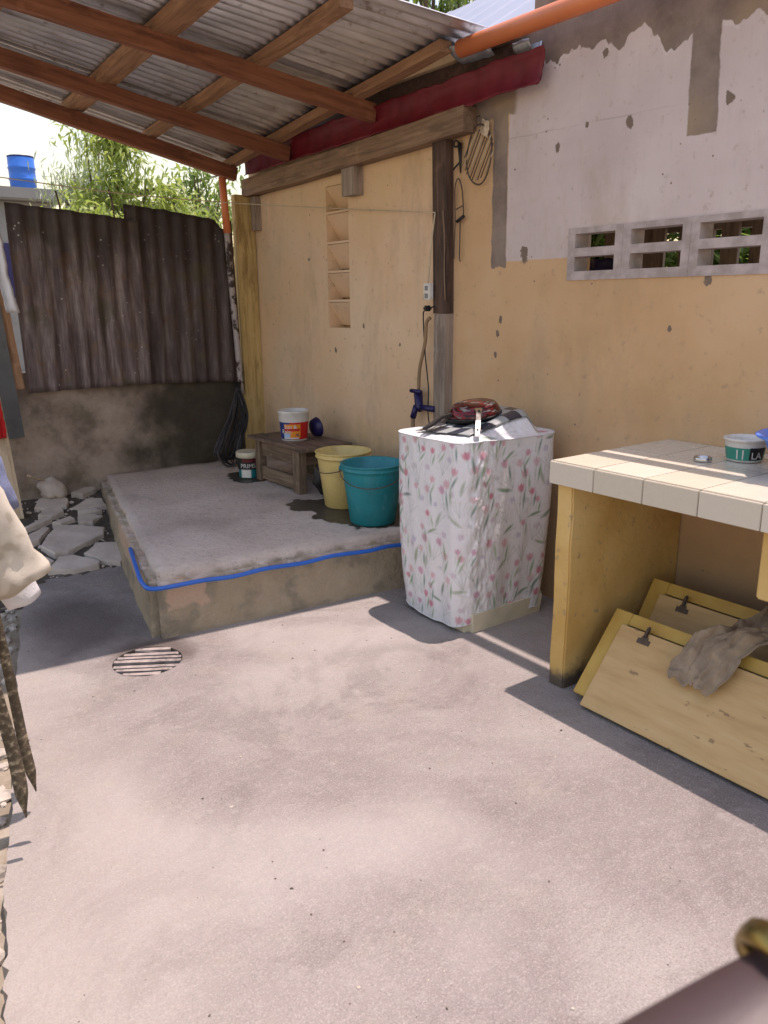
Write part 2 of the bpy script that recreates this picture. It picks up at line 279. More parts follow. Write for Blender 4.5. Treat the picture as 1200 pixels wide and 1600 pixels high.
def plastic(name, c, scuff, grime, rough=0.35):
    k = NB(name, rough); v = k.mapping((1, 1, 0.25))
    col = k.ramp(k.noise(7, 4), [(0.3, tuple(x*0.85 for x in c)), (0.6, c), (0.8, tuple(min(1, x*1.1) for x in c))])
    col = k.mix(k.mul(k.step(k.noise(60, 4, 0.7, vec=v), 0.58, 0.68), 0.4), col, scuff)
    col = k.mix(k.mul(k.step(k.noise(9, 6, 0.7, vec=k.mapping(loc=(3, 1, 2))), 0.52, 0.70), 0.55), col, grime)
    k.col(col); k.rough(k.math('ADD', rough-0.08, k.mul(k.noise(18, 4), 0.3))); k.bump(k.noise(80, 3, vec=v), 0.12, 0.002); return k.m
M['yellowplastic'] = plastic('yellow_plastic', (0.74, 0.56, 0.21), (0.82, 0.72, 0.45), (0.45, 0.33, 0.14))
M['tealplastic'] = plastic('teal_plastic', (0.0, 0.25, 0.29), (0.12, 0.42, 0.44), (0.01, 0.15, 0.17))
M['bluebarrel'] = simple('blue_plastic', (0.02, 0.16, 0.62), 0.4, var=0.1, bump=0)
M['bluebasin'] = simple('blue_basin_plastic', (0.08, 0.22, 0.72), 0.3, var=0.08, bump=0)
M['navy'] = simple('navy_plastic', (0.015, 0.012, 0.085), 0.4, var=0.15, bump=0)
M['white'] = plastic('white_plastic', (0.72, 0.69, 0.64), (0.80, 0.78, 0.74), (0.45, 0.40, 0.33), 0.45)
M['cream'] = simple('cream_plastic', (0.66, 0.60, 0.45), 0.5, var=0.15)
M['black'] = simple('black_rubber', (0.012, 0.011, 0.011), 0.55, var=0.3)
M['bluehose'] = simple('blue_hose', (0.01, 0.13, 0.55), 0.35, var=0.12, bump=0)
M['orange'] = simple('orange_pvc', (0.68, 0.20, 0.075), 0.42, var=0.12, scale=4, bump=0.05)
M['redmetal'] = simple('red_painted_metal', (0.15, 0.005, 0.014), 0.5, var=0.35, scale=7, bump=0.15, bscale=15)
M['flash'] = simple('grey_flashing', (0.42, 0.45, 0.47), 0.45, metal=0.6, var=0.3)
M['steel'] = simple('steel', (0.62, 0.60, 0.58), 0.25, metal=1.0, var=0.15, bump=0.03)
M['wire'] = simple('rusty_wire', (0.13, 0.09, 0.065), 0.6, metal=0.5, var=0.3)
M['cord'] = simple('brown_cord', (0.22, 0.14, 0.09), 0.7)
M['line'] = simple('line_cord', (0.55, 0.45, 0.30), 0.7)
M['greymetal'] = simple('grey_sheet', (0.13, 0.135, 0.135), 0.6, metal=0.3, var=0.35, scale=5)
M['hosebrown'] = simple('brown_hose', (0.30, 0.19, 0.10), 0.55, var=0.2)
M['bristle'] = simple('dark_cable', (0.06, 0.052, 0.055), 0.6, var=0.4)
M['purple'] = simple('purple_plastic', (0.045, 0.02, 0.06), 0.6)
M['red'] = simple('red_cloth', (0.62, 0.02, 0.02), 0.8, var=0.15)
M['rag'] = simple('grey_rag', (0.36, 0.265, 0.18), 0.95, var=0.3, scale=14, bump=0.7, bscale=140)
M['denim'] = simple('blue_denim', (0.20, 0.23, 0.36), 0.9, var=0.25, scale=20, bump=0.5, bscale=200)
M['whitecloth'] = simple('white_cloth', (0.66, 0.66, 0.68), 0.9, var=0.06, bump=0.3, bscale=150)
M['far'] = simple('far_concrete', (0.24, 0.24, 0.235), 0.9, var=0.15, scale=2)
M['brownwall'] = simple('brown_far_wall', (0.26, 0.19, 0.17), 0.9, var=0.35, scale=2)
k = NB('peeling_pipe', 0.6, metal=0.2); k.col(k.mix(k.step(k.noise(14, 5, 0.65), 0.42, 0.50), (0.055, 0.035, 0.03), (0.42, 0.38, 0.38))); k.bump(k.noise(14, 5, 0.65), 0.4, 0.004); M['peel'] = k.m
k = NB('camouflage_cloth', 0.95); v = k.noise(22, 1, 0.4); col = k.ramp(v, [(0.34, (0.43, 0.375, 0.29)), (0.42, (0.56, 0.50, 0.41)), (0.6, (0.64, 0.58, 0.48))])
k.col(col); k.bump(k.noise(220), 0.4, 0.002); M['camo'] = k.m
k = NB('strap_webbing', 0.95); v = k.noise(70, 2, 0.5); k.col(k.ramp(v, [(0.40, (0.075, 0.055, 0.034)), (0.55, (0.13, 0.10, 0.065)), (0.68, (0.33, 0.27, 0.18))])); k.bump(k.noise(260), 0.4, 0.002); M['strap'] = k.m
k = NB('skin', 0.5); k.b.inputs['Subsurface Weight'].default_value = 0.1; k.col(k.mix(k.noise(18), (0.040, 0.021, 0.020), (0.060, 0.033, 0.032))); k.bump(k.noise(300), 0.15, 0.001); M['skin'] = k.m  # skin tone darkened to stand for the shade on the arm
M['gold'] = simple('gold', (0.30, 0.215, 0.075), 0.3, metal=1.0, var=0.15, bump=0)
# painted pan bottom: red and black enamel burnt in rings
k = NB('pan_enamel', 0.22, metal=0.35); x, y, z = k.xyz()
ang = k.math('ARCTAN2', y, x)
sw = k.noise(2.2, 3, 0.5, vec=k.mapping((6, 6, 30)))
col = k.ramp(sw, [(0.42, (0.012, 0.010, 0.010)), (0.5, (0.20, 0.008, 0.014)), (0.57, (0.05, 0.02, 0.02)), (0.64, (0.28, 0.25, 0.24))]); k.col(col); M['pan'] = k.m
# checked mat
k = NB('checked_mat', 0.28); k.t.nodes.remove(k.tc); uv = k.n('ShaderNodeUVMap'); ch = k.n('ShaderNodeTexChecker'); k.L(uv.outputs[0], ch.inputs[0]); ch.inputs['Scale'].default_value = 5
ch.inputs[1].default_value = (0.04, 0.045, 0.06, 1); ch.inputs[2].default_value = (0.34, 0.36, 0.35, 1); k.col(ch.outputs[0]); M['check'] = k.m
# floral print from painted colours on the cover
k = NB('floral_plastic', 0.33); at = k.n('ShaderNodeAttribute'); at.attribute_name = 'print'; k.col(at.outputs['Color'])
wr = k.noise(16, 4, 0.6, vec=k.mapping((1, 1, 1.5)), dist=1.0); k.bump(wr, 0.22, 0.012); k.rough(k.math('ADD', 0.12, k.mul(k.noise(20), 0.3))); M['floral'] = k.m
def leafmat(name, c1, c2, c3):
    k = NB(name, 0.5); g = k.n('ShaderNodeNewGeometry'); col = k.ramp(g.outputs['Random Per Island'], [(0.0, c1), (0.5, c2), (1.0, c3)]); k.col(col)
    tr = k.n('ShaderNodeBsdfTranslucent'); k.L(k.mix(0.5, col, (0.45, 0.62, 0.10)), tr.inputs[0])
    mx = k.n('ShaderNodeMixShader'); mx.inputs[0].default_value = 0.4; k.L(k.b.outputs[0], mx.inputs[1]); k.L(tr.outputs[0], mx.inputs[2])
    out = k.t.nodes['Material Output']; k.L(mx.outputs[0], out.inputs[0]); return k.m
M['leaf_yel'] = leafmat('leaf_yellow_green', (0.20, 0.28, 0.06), (0.30, 0.38, 0.10), (0.42, 0.46, 0.16))
M['leaf_mid'] = leafmat('leaf_mid_green', (0.07, 0.14, 0.035), (0.12, 0.20, 0.05), (0.19, 0.27, 0.09))
M['leaf_blue'] = leafmat('leaf_grey_green', (0.22, 0.28, 0.20), (0.30, 0.36, 0.27), (0.40, 0.44, 0.36))
M['bark'] = simple('bark', (0.16, 0.12, 0.085), 0.9, var=0.4)

# ------------------------------------------------------------------ mesh helpers
def tag(o, label=None, cat=None, group=None, kind=None):
    if label: o['label'] = label
    if cat: o['category'] = cat
    if group: o['group'] = group
    if kind: o['kind'] = kind
    return o
def thing(name, loc, label, cat, group=None):
    o = bpy.data.objects.new(name, None); COL.objects.link(o); o.location = loc; o.empty_display_size = 0.1
    return tag(o, label, cat, group)
def put(name, me, mat, parent=None, mw=None, smooth=False):
    o = bpy.data.objects.new(name, me); COL.objects.link(o)
    if mat is not None and len(me.materials) == 0: me.materials.append(M[mat] if isinstance(mat, str) else mat)
    if smooth:
        for p in me.polygons: p.use_smooth = True
    mw = mw or Matrix.Identity(4)
    if parent is not None:
        o.parent = parent; o.matrix_parent_inverse = parent_world(parent).inverted()
    o.matrix_basis = mw
    return o
def parent_world(o):
    m = o.matrix_basis.copy()
    if o.parent: m = parent_world(o.parent) @ o.matrix_parent_inverse @ m
    return m
def bm_obj(name, bm, mat, parent=None, mw=None, smooth=False):
    bmesh.ops.recalc_face_normals(bm, faces=bm.faces)
    me = bpy.data.meshes.new(name); bm.to_mesh(me); bm.free(); return put(name, me, mat, parent, mw, smooth)
def from_data(name, v, f, mat, parent=None, mw=None, smooth=False):
    me = bpy.data.meshes.new(name); me.from_pydata([tuple(a) for a in v], [], [tuple(a) for a in f]); me.update()
    return put(name, me, mat, parent, mw, smooth)
def add_box(bm, lo, hi):
    vs = [bm.verts.new((x, y, z)) for x in (lo[0], hi[0]) for y in (lo[1], hi[1]) for z in (lo[2], hi[2])]
    for f in ((0,1,3,2), (4,6,7,5), (0,4,5,1), (2,3,7,6), (0,2,6,4), (1,5,7,3)): bm.faces.new([vs[i] for i in f])
def box(name, lo, hi, mat, parent=None, bev=0.004, mw=None):
    bm = bmesh.new(); add_box(bm, lo, hi)
    if bev: bmesh.ops.bevel(bm, geom=bm.edges[:], offset=bev, segments=2, affect='EDGES')
    return bm_obj(name, bm, mat, parent, mw)
def frame_mat(p0, p1, up=(0, 0, 1)):
    p0, p1 = Vector(p0), Vector(p1); X = (p1-p0).normalized(); Y = Vector(up).cross(X).normalized(); Z = X.cross(Y)
    return Matrix(((X.x, Y.x, Z.x, p0.x), (X.y, Y.y, Z.y, p0.y), (X.z, Y.z, Z.z, p0.z), (0, 0, 0, 1))), (p1-p0).length
def beam(name, p0, p1, w, h, mat, parent=None, up=(0, 0, 1), wob=0.007, bev=0.004):
    """sawn timber, length along local X, standing on its lower centre line"""
    mw, L = frame_mat(p0, p1, up); bm = bmesh.new(); n = max(2, int(L/0.25)); sd = random.random()*50
    rings = []
    for i in range(n+1):
        x = L*i/n; dy = wob*mnoise.noise((sd, x*1.3, 0)); dz = wob*mnoise.noise((sd+9, x*1.3, 0)); e = wob*0.6
        rings.append([bm.verts.new((x, sy*w/2+dy+random.uniform(-e, e)*0.4, sz*h+dz+random.uniform(-e, e)*0.4)) for sy, sz in ((-1, 0), (1, 0), (1, 1), (-1, 1))])
    for a, b in zip(rings, rings[1:]):
        for j in range(4): bm.faces.new((a[j], a[(j+1) % 4], b[(j+1) % 4], b[j]))
    bm.faces.new(rings[0][::-1]); bm.faces.new(rings[-1])
    sharp = [e for e in bm.edges if e.is_manifold and e.calc_face_angle(0) > 0.7]
    bmesh.ops.bevel(bm, geom=sharp, offset=bev, segments=2, affect='EDGES')
    return bm_obj(name, bm, mat, parent, mw)
def tube_bm(bm, pts, r, seg=8, caps=True):
    pts = [Vector(p) for p in pts]; rings = []; prev = None
    for i, p in enumerate(pts):
        d = (pts[min(i+1, len(pts)-1)]-pts[max(i-1, 0)]).normalized()
        if prev is None: a = d.orthogonal().normalized()
        else: a = (prev-d*prev.dot(d)).normalized()
        prev = a; b = d.cross(a); rr = r[i] if isinstance(r, (list, tuple)) else r
        rings.append([bm.verts.new(p+(a*math.cos(t)+b*math.sin(t))*rr) for t in [2*math.pi*j/seg for j in range(seg)]])
    for A, B in zip(rings, rings[1:]):
        for j in range(seg): bm.faces.new((A[j], A[(j+1) % seg], B[(j+1) % seg], B[j]))
    if caps: bm.faces.new(rings[0][::-1]); bm.faces.new(rings[-1])
def tube(name, pts, r, mat, parent=None, seg=8):
    bm = bmesh.new(); tube_bm(bm, pts, r, seg); return bm_obj(name, bm, mat, parent, smooth=True)
def spline(pts, n=12):
    P = [Vector(p) for p in pts]; P = [P[0]*2-P[1]]+P+[P[-1]*2-P[-2]]; out = []
    for i in range(1, len(P)-2):
        for j in range(n):
            t = j/n; a, b, c, d = P[i-1:i+3]
            out.append(0.5*((2*b)+(c-a)*t+(2*a-5*b+4*c-d)*t*t+(3*b-a-3*c+d)*t**3))
    out.append(P[-2]); return out
def lathe(name, prof, mat, parent=None, loc=(0, 0, 0), seg=40, mw=None):
    v = []; f = []
    for r, z in prof:
        for j in range(seg):
            a = 2*math.pi*j/seg; v.append((r*math.cos(a), r*math.sin(a), z))
    for i in range(len(prof)-1):
        for j in range(seg): f.append((i*seg+j, i*seg+(j+1) % seg, (i+1)*seg+(j+1) % seg, (i+1)*seg+j))
    for i, flip in ((0, True), (len(prof)-1, False)):
        if prof[i][0] > 1e-4:
            ring = [i*seg+j for j in range(seg)]; f.append(ring[::-1] if flip else ring)
    return from_data(name, v, f, mat, parent, mw or Matrix.Translation(loc), True)
def sharpen(o, deg=40):
    m = o.modifiers.new('es', 'EDGE_SPLIT'); m.split_angle = math.radians(deg); return o
def wall_grid(name, x0, x1, y0, y1, z0, z1, holes, mat, parent=None):
    """solid slab between x0 and x1 with rectangular through holes (y0,y1,z0,z1)"""
    ys = sorted({y0, y1, *[h[0] for h in holes], *[h[1] for h in holes]}); zs = sorted({z0, z1, *[h[2] for h in holes], *[h[3] for h in holes]})
    solid = {}
    for i in range(len(ys)-1):
        for j in range(len(zs)-1):
            cy = (ys[i]+ys[i+1])/2; cz = (zs[j]+zs[j+1])/2
            solid[i, j] = not any(h[0] < cy < h[1] and h[2] < cz < h[3] for h in holes)
    bm = bmesh.new(); V = {}
    def vt(x, y, z):
        q = (round(x, 5), round(y, 5), round(z, 5))
        if q not in V: V[q] = bm.verts.new(q)
        return V[q]
    for (i, j), s in solid.items():
        if not s: continue
        a, b, c, d = ys[i], ys[i+1], zs[j], zs[j+1]
        for x in (x0, x1): bm.faces.new([vt(x, a, c), vt(x, b, c), vt(x, b, d), vt(x, a, d)])
        for di, dj, e in ((-1, 0, ((a, c), (a, d))), (1, 0, ((b, c), (b, d))), (0, -1, ((a, c), (b, c))), (0, 1, ((a, d), (b, d)))):
            if not solid.get((i+di, j+dj), False):
                (ya, za), (yb, zb) = e; bm.faces.new([vt(x0, ya, za), vt(x1, ya, za), vt(x1, yb, zb), vt(x0, yb, zb)])
    return bm_obj(name, bm, mat, parent)
def text_mesh(body, size):
    cu = bpy.data.curves.new('lettering', 'FONT'); cu.body = body; cu.size = size; cu.align_x = 'CENTER'; cu.resolution_u = 3
    ob = bpy.data.objects.new('lettering', cu); COL.objects.link(ob); dg = bpy.context.evaluated_depsgraph_get(); dg.update()
    me = bpy.data.meshes.new_from_object(ob.evaluated_get(dg)); bpy.data.objects.remove(ob); return me
def can_text(body, size, mat, parent, center, r, z, ang):
    """lettering wrapped round a can"""
    me = text_mesh(body, size)
    bm = bmesh.new(); bm.from_mesh(me); bmesh.ops.subdivide_edges(bm, edges=[e for e in bm.edges if e.calc_length() > 0.01], cuts=2)
    for v in bm.verts:
        a = ang+v.co.x/r; v.co = Vector((center[0]+math.cos(a)*r, center[1]+math.sin(a)*r, z+v.co.y))
    me2 = bpy.data.meshes.new('lettering'); bm.to_mesh(me2); bm.free(); return put('lettering', me2, mat, parent)
def can_patch(name, mat, parent, center, r, z0, z1, a0, a1, n=14):
    v = []; f = []
    for i in range(n+1):
        a = a0+(a1-a0)*i/n; v += [(center[0]+math.cos(a)*r, center[1]+math.sin(a)*r, z0), (center[0]+math.cos(a)*r, center[1]+math.sin(a)*r, z1)]
    for i in range(n): f.append((2*i, 2*i+2, 2*i+3, 2*i+1))
    return from_data(name, v, f, mat, parent, smooth=True)

# ================================================================== SETTING
o = from_data('ground', [(-60, -40, -0.07), (60, -40, -0.07), (60, 90, -0.07), (-60, 90, -0.07)], [(0, 1, 2, 3)], 'ground'); tag(o, kind='structure')

# yard floor slab with a round drain opening
DC = (0.97, 3.035); DR = 0.142
def slab_with_hole():
    out = [(-0.95, -2.4), (0.12, 1.53), (0.16, 1.72), (0.20, 1.95), (0.28, 2.25), (0.36, 2.62), (0.52, 3.3), (0.66, 3.9), (0.80, 4.38), (1.34, 4.36), (1.42, 3.6), (2.99, 3.6), (2.99, -2.4)]
    pts = []
    for i, p in enumerate(out):
        q = out[(i+1) % len(out)]; n = 8 if i in range(0, 9) else 1
        for j in range(n):
            t = j/n; jx = 0.012*mnoise.noise((p[0]*9+t*6, p[1]*5, i)) if n > 1 else 0
            pts.append((p[0]+(q[0]-p[0])*t+jx, p[1]+(q[1]-p[1])*t))
    bm = bmesh.new(); ov = [bm.verts.new((a, b, 0)) for a, b in pts]
    hv = [bm.verts.new((DC[0]+DR*math.cos(2*math.pi*i/48), DC[1]+DR*math.sin(2*math.pi*i/48), 0)) for i in range(48)]
    es = [bm.edges.new((L[i], L[(i+1) % len(L)])) for L in (ov, hv) for i in range(len(L))]
    bmesh.ops.triangle_fill(bm, edges=es, use_beauty=True, use_dissolve=False)
    for f in bm.faces:
        if f.normal.z < 0: f.normal_flip()
    r = bmesh.ops.extrude_edge_only(bm, edges=es)
    for v in [g for g in r['geom'] if isinstance(g, bmesh.types.BMVert)]: v.co.z = -0.085
    return bm
fl = bm_obj('yard_floor', slab_with_hole(), 'floor'); tag(fl, kind='structure')

# raised washing platform
def platform():
    bm = bmesh.new(); b = [(1.055, 3.20), (2.95, 3.00), (2.95, 5.60), (1.545, 5.62)]; t = [(1.085, 3.27), (2.95, 3.055), (2.95, 5.60), (1.585, 5.60)]
    lo = [bm.verts.new((p[0], p[1], -0.08)) for p in b]; hi = [bm.verts.new((p[0], p[1], 0.28)) for p in t]
    bm.faces.new(hi); bm.faces.new(lo[::-1])
    for i in range(4): bm.faces.new((lo[i], lo[(i+1) % 4], hi[(i+1) % 4], hi[i]))
    bmesh.ops.recalc_face_normals(bm, faces=bm.faces)
    es = [e for e in bm.edges if e.verts[0].co.z > 0 and e.verts[1].co.z > 0] + [e for e in bm.edges if abs(e.verts[0].co.z-e.verts[1].co.z) > 0.1]
    bmesh.ops.bevel(bm, geom=es, offset=0.04, segments=4, affect='EDGES')
    for _ in range(5):
        bmesh.ops.subdivide_edges(bm, edges=[e for e in bm.edges if e.calc_length() > 0.045], cuts=1, use_grid_fill=True)
    bmesh.ops.triangulate(bm, faces=[f for f in bm.faces if len(f.verts) > 4])
    bm.normal_update()
    for v in bm.verts:
        q = v.co*14; g = 0.3 if v.normal.z > 0.9 else 1; d = (mnoise.noise(q)*0.004+mnoise.noise(v.co*5)*0.006)*g
        if v.co.z > 0.20 and v.normal.z < 0.97: d += mnoise.noise(v.co*20)*0.010+mnoise.noise(v.co*6)*0.010
        v.co += v.normal*d
    return bm
pf = bm_obj('concrete_platform', platform(), 'platform', smooth=True); tag(pf, kind='structure')

# wet patch round the buckets
def blob(name, pts, z, mat, n=6, amp=0.015, parent=None):
    sp = spline(pts+[pts[0]], n)[:-1]; bm = bmesh.new()
    vs = [bm.verts.new((p[0]+amp*mnoise.noise((p[0]*12, p[1]*12, 3)), p[1]+amp*mnoise.noise((p[0]*12, p[1]*12, 8)), z)) for p in sp]
    es = [bm.edges.new((vs[i], vs[(i+1) % len(vs)])) for i in range(len(vs))]
    bmesh.ops.triangle_fill(bm, edges=es, use_beauty=True)
    return bm_obj(name, bm, mat, parent)
# bed of broken paving at the back left
def zbed(y): return 0.015+max(0, y-4.3)*0.15
v = []; f = []; nx, ny = 40, 44
for j in range(ny+1):
    for i in range(nx+1):
        X = 0.35+(1.78-0.35)*i/nx; Y = 4.18+(5.62-4.18)*j/ny; v.append((X, Y, zbed(Y)-0.022-(0.06 if Y < 4.3 else 0)+0.016*mnoise.noise((X*9, Y*9, 0))+0.008*mnoise.noise((X*30, Y*30, 0))))
for j in range(ny):
    for i in range(nx): a = j*(nx+1)+i; f.append((a, a+1, a+nx+2, a+nx+1))
bed = from_data('paving_bed', v, f, 'earth', smooth=True); tag(bed, kind='structure')
stones = [
 [(0.934,4.704),(1.018,4.864),(1.124,4.984),(1.225,4.959),(1.374,4.867),(1.333,4.756),(1.222,4.694),(1.103,4.602),(0.990,4.581)],
 [(1.141,4.536),(1.240,4.655),(1.398,4.589),(1.331,4.375),(1.282,4.330),(1.199,4.405)],
 [(0.900,4.408),(1.001,4.557),(1.088,4.552),(1.185,4.405),(1.178,4.355),(1.028,4.344)],
 [(0.892,4.883),(1.050,5.019),(1.072,4.987),(0.962,4.819),(0.869,4.784)],
 [(0.921,5.037),(1.081,5.139),(1.117,5.100),(0.936,5.008)],
 [(1.063,5.347),(1.128,5.479),(1.287,5.460),(1.297,5.378),(1.261,5.294),(1.118,5.286)],
 [(1.050,5.199),(1.116,5.275),(1.227,5.273),(1.213,5.195),(1.121,5.144)],
 [(1.260,5.246),(1.429,5.370),(1.497,5.314),(1.484,5.193),(1.375,5.193)],
 [(1.260,5.079),(1.346,5.098),(1.411,5.044),(1.323,4.958),(1.237,4.976)],
 [(1.337,5.489),(1.514,5.60),(1.526,5.52),(1.402,5.421)],
 [(1.094,5.043),(1.225,5.095),(1.241,5.042),(1.140,4.999)],
 [(0.810,4.560),(0.863,4.700),(0.925,4.641),(0.977,4.522),(0.886,4.433),(0.804,4.448)],
 [(1.284,5.162),(1.408,5.166),(1.434,5.117),(1.290,5.112)],
 [(0.70,4.60),(0.74,4.78),(0.84,4.76),(0.80,4.6)]]
for si, P in enumerate(stones):
    bm = bmesh.new(); t = random.uniform(0.006, 0.012); tx, ty = random.uniform(-0.06, 0.06), random.uniform(-0.03, 0.03)
    cx = sum(p[0] for p in P)/len(P); cy = sum(p[1] for p in P)/len(P); pts = []
    for i, p in enumerate(P):
        q = P[(i+1) % len(P)]
        for j in range(3):
            s = j/3; a = p[0]+(q[0]-p[0])*s; b = p[1]+(q[1]-p[1])*s
            a += 0.010*mnoise.noise((a*25, b*25, si)); b += 0.010*mnoise.noise((a*25, b*25, si+5)); pts.append((a, b))
    zt = lambda a, b: zbed(b)+t+(a-cx)*tx+(b-cy)*ty+0.003*mnoise.noise((a*18, b*18, si))
    up_ = [bm.verts.new((cx+(a-cx)*0.93, cy+(b-cy)*0.93, zt(a, b))) for a, b in pts]; md = [bm.verts.new((cx+(a-cx)*0.955, cy+(b-cy)*0.955, zt(a, b)-0.008)) for a, b in pts]
    dn = [bm.verts.new((cx+(a-cx)*0.97, cy+(b-cy)*0.97, zt(a, b)-0.05)) for a, b in pts]; n = len(pts)
    cv = bm.verts.new((cx, cy, zt(cx, cy)))
    for i in range(n):
        bm.faces.new((up_[i], up_[(i+1) % n], cv)); bm.faces.new((md[i], md[(i+1) % n], up_[(i+1) % n], up_[i])); bm.faces.new((dn[i], dn[(i+1) % n], md[(i+1) % n], md[i]))
    bm_obj('paving_stone', bm, 'stone', bed)

# small rubble: scattered stones on bed and on the outer strip
def pebbles(name, n, area, zf, mat, smin, smax, label, cat):
    V = []; F = []
    ico = bmesh.new(); bmesh.ops.create_icosphere(ico, subdivisions=1, radius=1); bv = [v.co.copy() for v in ico.verts]; bf = [[v.index for v in f.verts] for f in ico.faces]; ico.free()
    for _ in range(n):
        a, b = area(); s = smin*(smax/smin)**random.random()**1.5; base = len(V); sx, sy, sz = [random.uniform(0.6, 1.3) for _ in range(3)]; an = random.random()*6.28; ca, sa = math.cos(an), math.sin(an)
        for q in bv:
            jx = random.uniform(0.8, 1.2); X, Y, Z = q.x*s*sx*jx, q.y*s*sy*jx, q.z*s*sz*0.6
            V.append((a+X*ca-Y*sa, b+X*sa+Y*ca, zf(a, b)+s*0.2+Z))
        F += [[i+base for i in t] for t in bf]
    o = from_data(name, V, F, mat); tag(o, label, cat, kind='stuff'); return o
pebbles('rubble', 260, lambda: (random.uniform(0.8, 1.62), random.uniform(4.35, 5.5)), lambda a, b: zbed(b)-0.02, 'stone', 0.006, 0.022, 'small loose rubble between the broken paving stones', 'rubble')
pebbles('gravel', 900, lambda: ((lambda yy: (0.12+(yy-1.53)*0.222-random.random()**1.4*1.1-0.03, yy))(random.uniform(0.6, 4.2))), lambda a, b: -0.07, 'rubble', 0.008, 0.04, 'pale gravel and rubble along the left edge of the yard', 'gravel')
def yard_pt():
    while True:
        a, b = random.uniform(-0.1, 2.1), random.uniform(0.7, 4.2)
        if a > 0.16+(b-1.53)*0.222 and math.hypot(a-DC[0], b-DC[1]) > 0.17 and not (b > 3.15 and a > 0.98) and not (a > 1.95 and b < 2): return a, b
pebbles('floor_grit', 110, yard_pt, lambda a, b: 0, 'earth', 0.0015, 0.0045, 'tiny dark grit and crumbs scattered on the concrete yard', 'grit')
pebbles('floor_chips', 60, yard_pt, lambda a, b: 0, 'rubble', 0.0018, 0.006, 'tiny pale stone chips scattered on the concrete yard', 'grit')

# ================================================================== DRAIN
t = thing('drain_grate', (DC[0], DC[1], 0), 'round barred drain grate sunk in the concrete by the platform corner', 'drain')
v = []; f = []
for i in range(48):
    a = 2*math.pi*i/48; v += [(DC[0]+(DR-.001)*math.cos(a), DC[1]+(DR-.001)*math.sin(a), -0.004), (DC[0]+(DR-.002)*math.cos(a), DC[1]+(DR-.002)*math.sin(a), -0.068)]
f = [(2*i, (2*i+2) % 96, (2*i+3) % 96, 2*i+1) for i in range(48)]+[tuple(2*i+1 for i in range(48))]
from_data('basin', v, f, 'earth', t)
for i in range(7):
    o_ = -0.118+i*0.0393; hl = math.sqrt(DR*DR-o_*o_)-0.004; th = math.radians(-31)
    d = Vector((math.cos(th), math.sin(th), 0)); nn = Vector((-d.y, d.x, 0)); c = Vector((DC[0], DC[1], -0.016))+nn*o_
    beam('bar', c-d*hl, c+d*hl, 0.021, 0.015, 'slatbar', t, wob=0.007, bev=0.004)

# ================================================================== MAIN WALL
WX = 2.85
t = thing('masonry_wall', (WX, 2.8, 0), 'long plastered wall, pinkish white over yellow, with vent blocks', 'wall')
NI = [(4.268, 4.522, a, b) for a, b in ((1.285, 1.448), (1.462, 1.628), (1.642, 1.805), (1.819, 1.985), (1.999, 2.15))]
VY = [(2.245, 2.46), (1.925, 2.165), (1.60, 1.85)]
wall_grid('wall_body', WX, 3.0, -1.5, 2.76, -0.08, 3.05, [(1.545, 2.50, 1.545, 1.745)], 'wall', t)
wall_grid('wall_body', WX, 3.0, 2.76, 5.57, -0.08, 2.60, NI, 'wall', t)
# three concrete vent blocks with two slots each
edges = [(2.205, 2.50), (1.888, 2.205), (1.545, 1.888)]
for (a, b), (ya, yb) in zip(edges, VY):
    wall_grid('vent_block', WX-0.005, 2.935, a+0.0005, b-0.0005, 1.532, 1.752, [(ya, yb, 1.570, 1.632), (ya, yb, 1.668, 1.728)], 'vent', t)
# louvred niche blocks in the yellow wall
for ya, yb, za, zb in NI:
    pts = [(WX-0.002, zb-0.004), (WX+0.012, zb-0.001), (WX+0.115, za+0.018), (WX+0.10, za+0.014)]
    v = []; 
    for yy in (ya+0.0015, yb-0.0015): v += [(p[0], yy, p[1]) for p in pts]
    from_data('louvre', v, [(0, 1, 2, 3), (7, 6, 5, 4), (0, 4, 5, 1), (1, 5, 6, 2), (2, 6, 7, 3), (3, 7, 4, 0)], 'wall', t)
box('niche_back', (2.985, 4.2, 1.2), (3.05, 4.6, 2.25), 'wall', t, 0)
# ---- boards and posts fixed to the wall
o = beam('wall_plate', (2.805, 3.12, 2.238), (2.805, 5.52, 2.185), 0.085, 0.115, 'beam'); tag(o, 'weathered grey-brown timber nailed along the yellow wall under the eave', 'timber')
o = beam('dark_post', (2.824, 3.325, 1.385), (2.824, 3.345, 2.47), 0.05, 0.11, 'darkwood', up=(0, 1, 0)); o.location.y -= 0.05; tag(o, 'dark brown upright board on the wall above the white socket', 'board')
o = beam('grey_post', (2.822, 3.285, 0.285), (2.822, 3.275, 1.382), 0.055, 0.095, 'greywood', up=(0, 1, 0)); tag(o, 'weathered grey upright board on the wall behind the covered washer', 'board')
o = beam('nailing_block', (2.815, 4.10, 2.06), (2.815, 4.10, 2.235), 0.07, 0.13, 'greywood', up=(0, 1, 0)); tag(o, 'short wood block under the wall timber beside the niche column', 'wood block')
o = beam('nailing_block', (2.828, 5.40, 1.955), (2.828, 5.40, 2.185), 0.045, 0.075, 'greywood', up=(0, 1, 0)); tag(o, 'narrow wood block under the wall timber near the back corner', 'wood block')
o = beam('corner_post', (2.775, 5.495, 0.285), (2.765, 5.495, 2.20), 0.155, 0.055, 'yellowpost', up=(0, 1, 0)); tag(o, 'worn yellow painted post standing in the back corner', 'post')

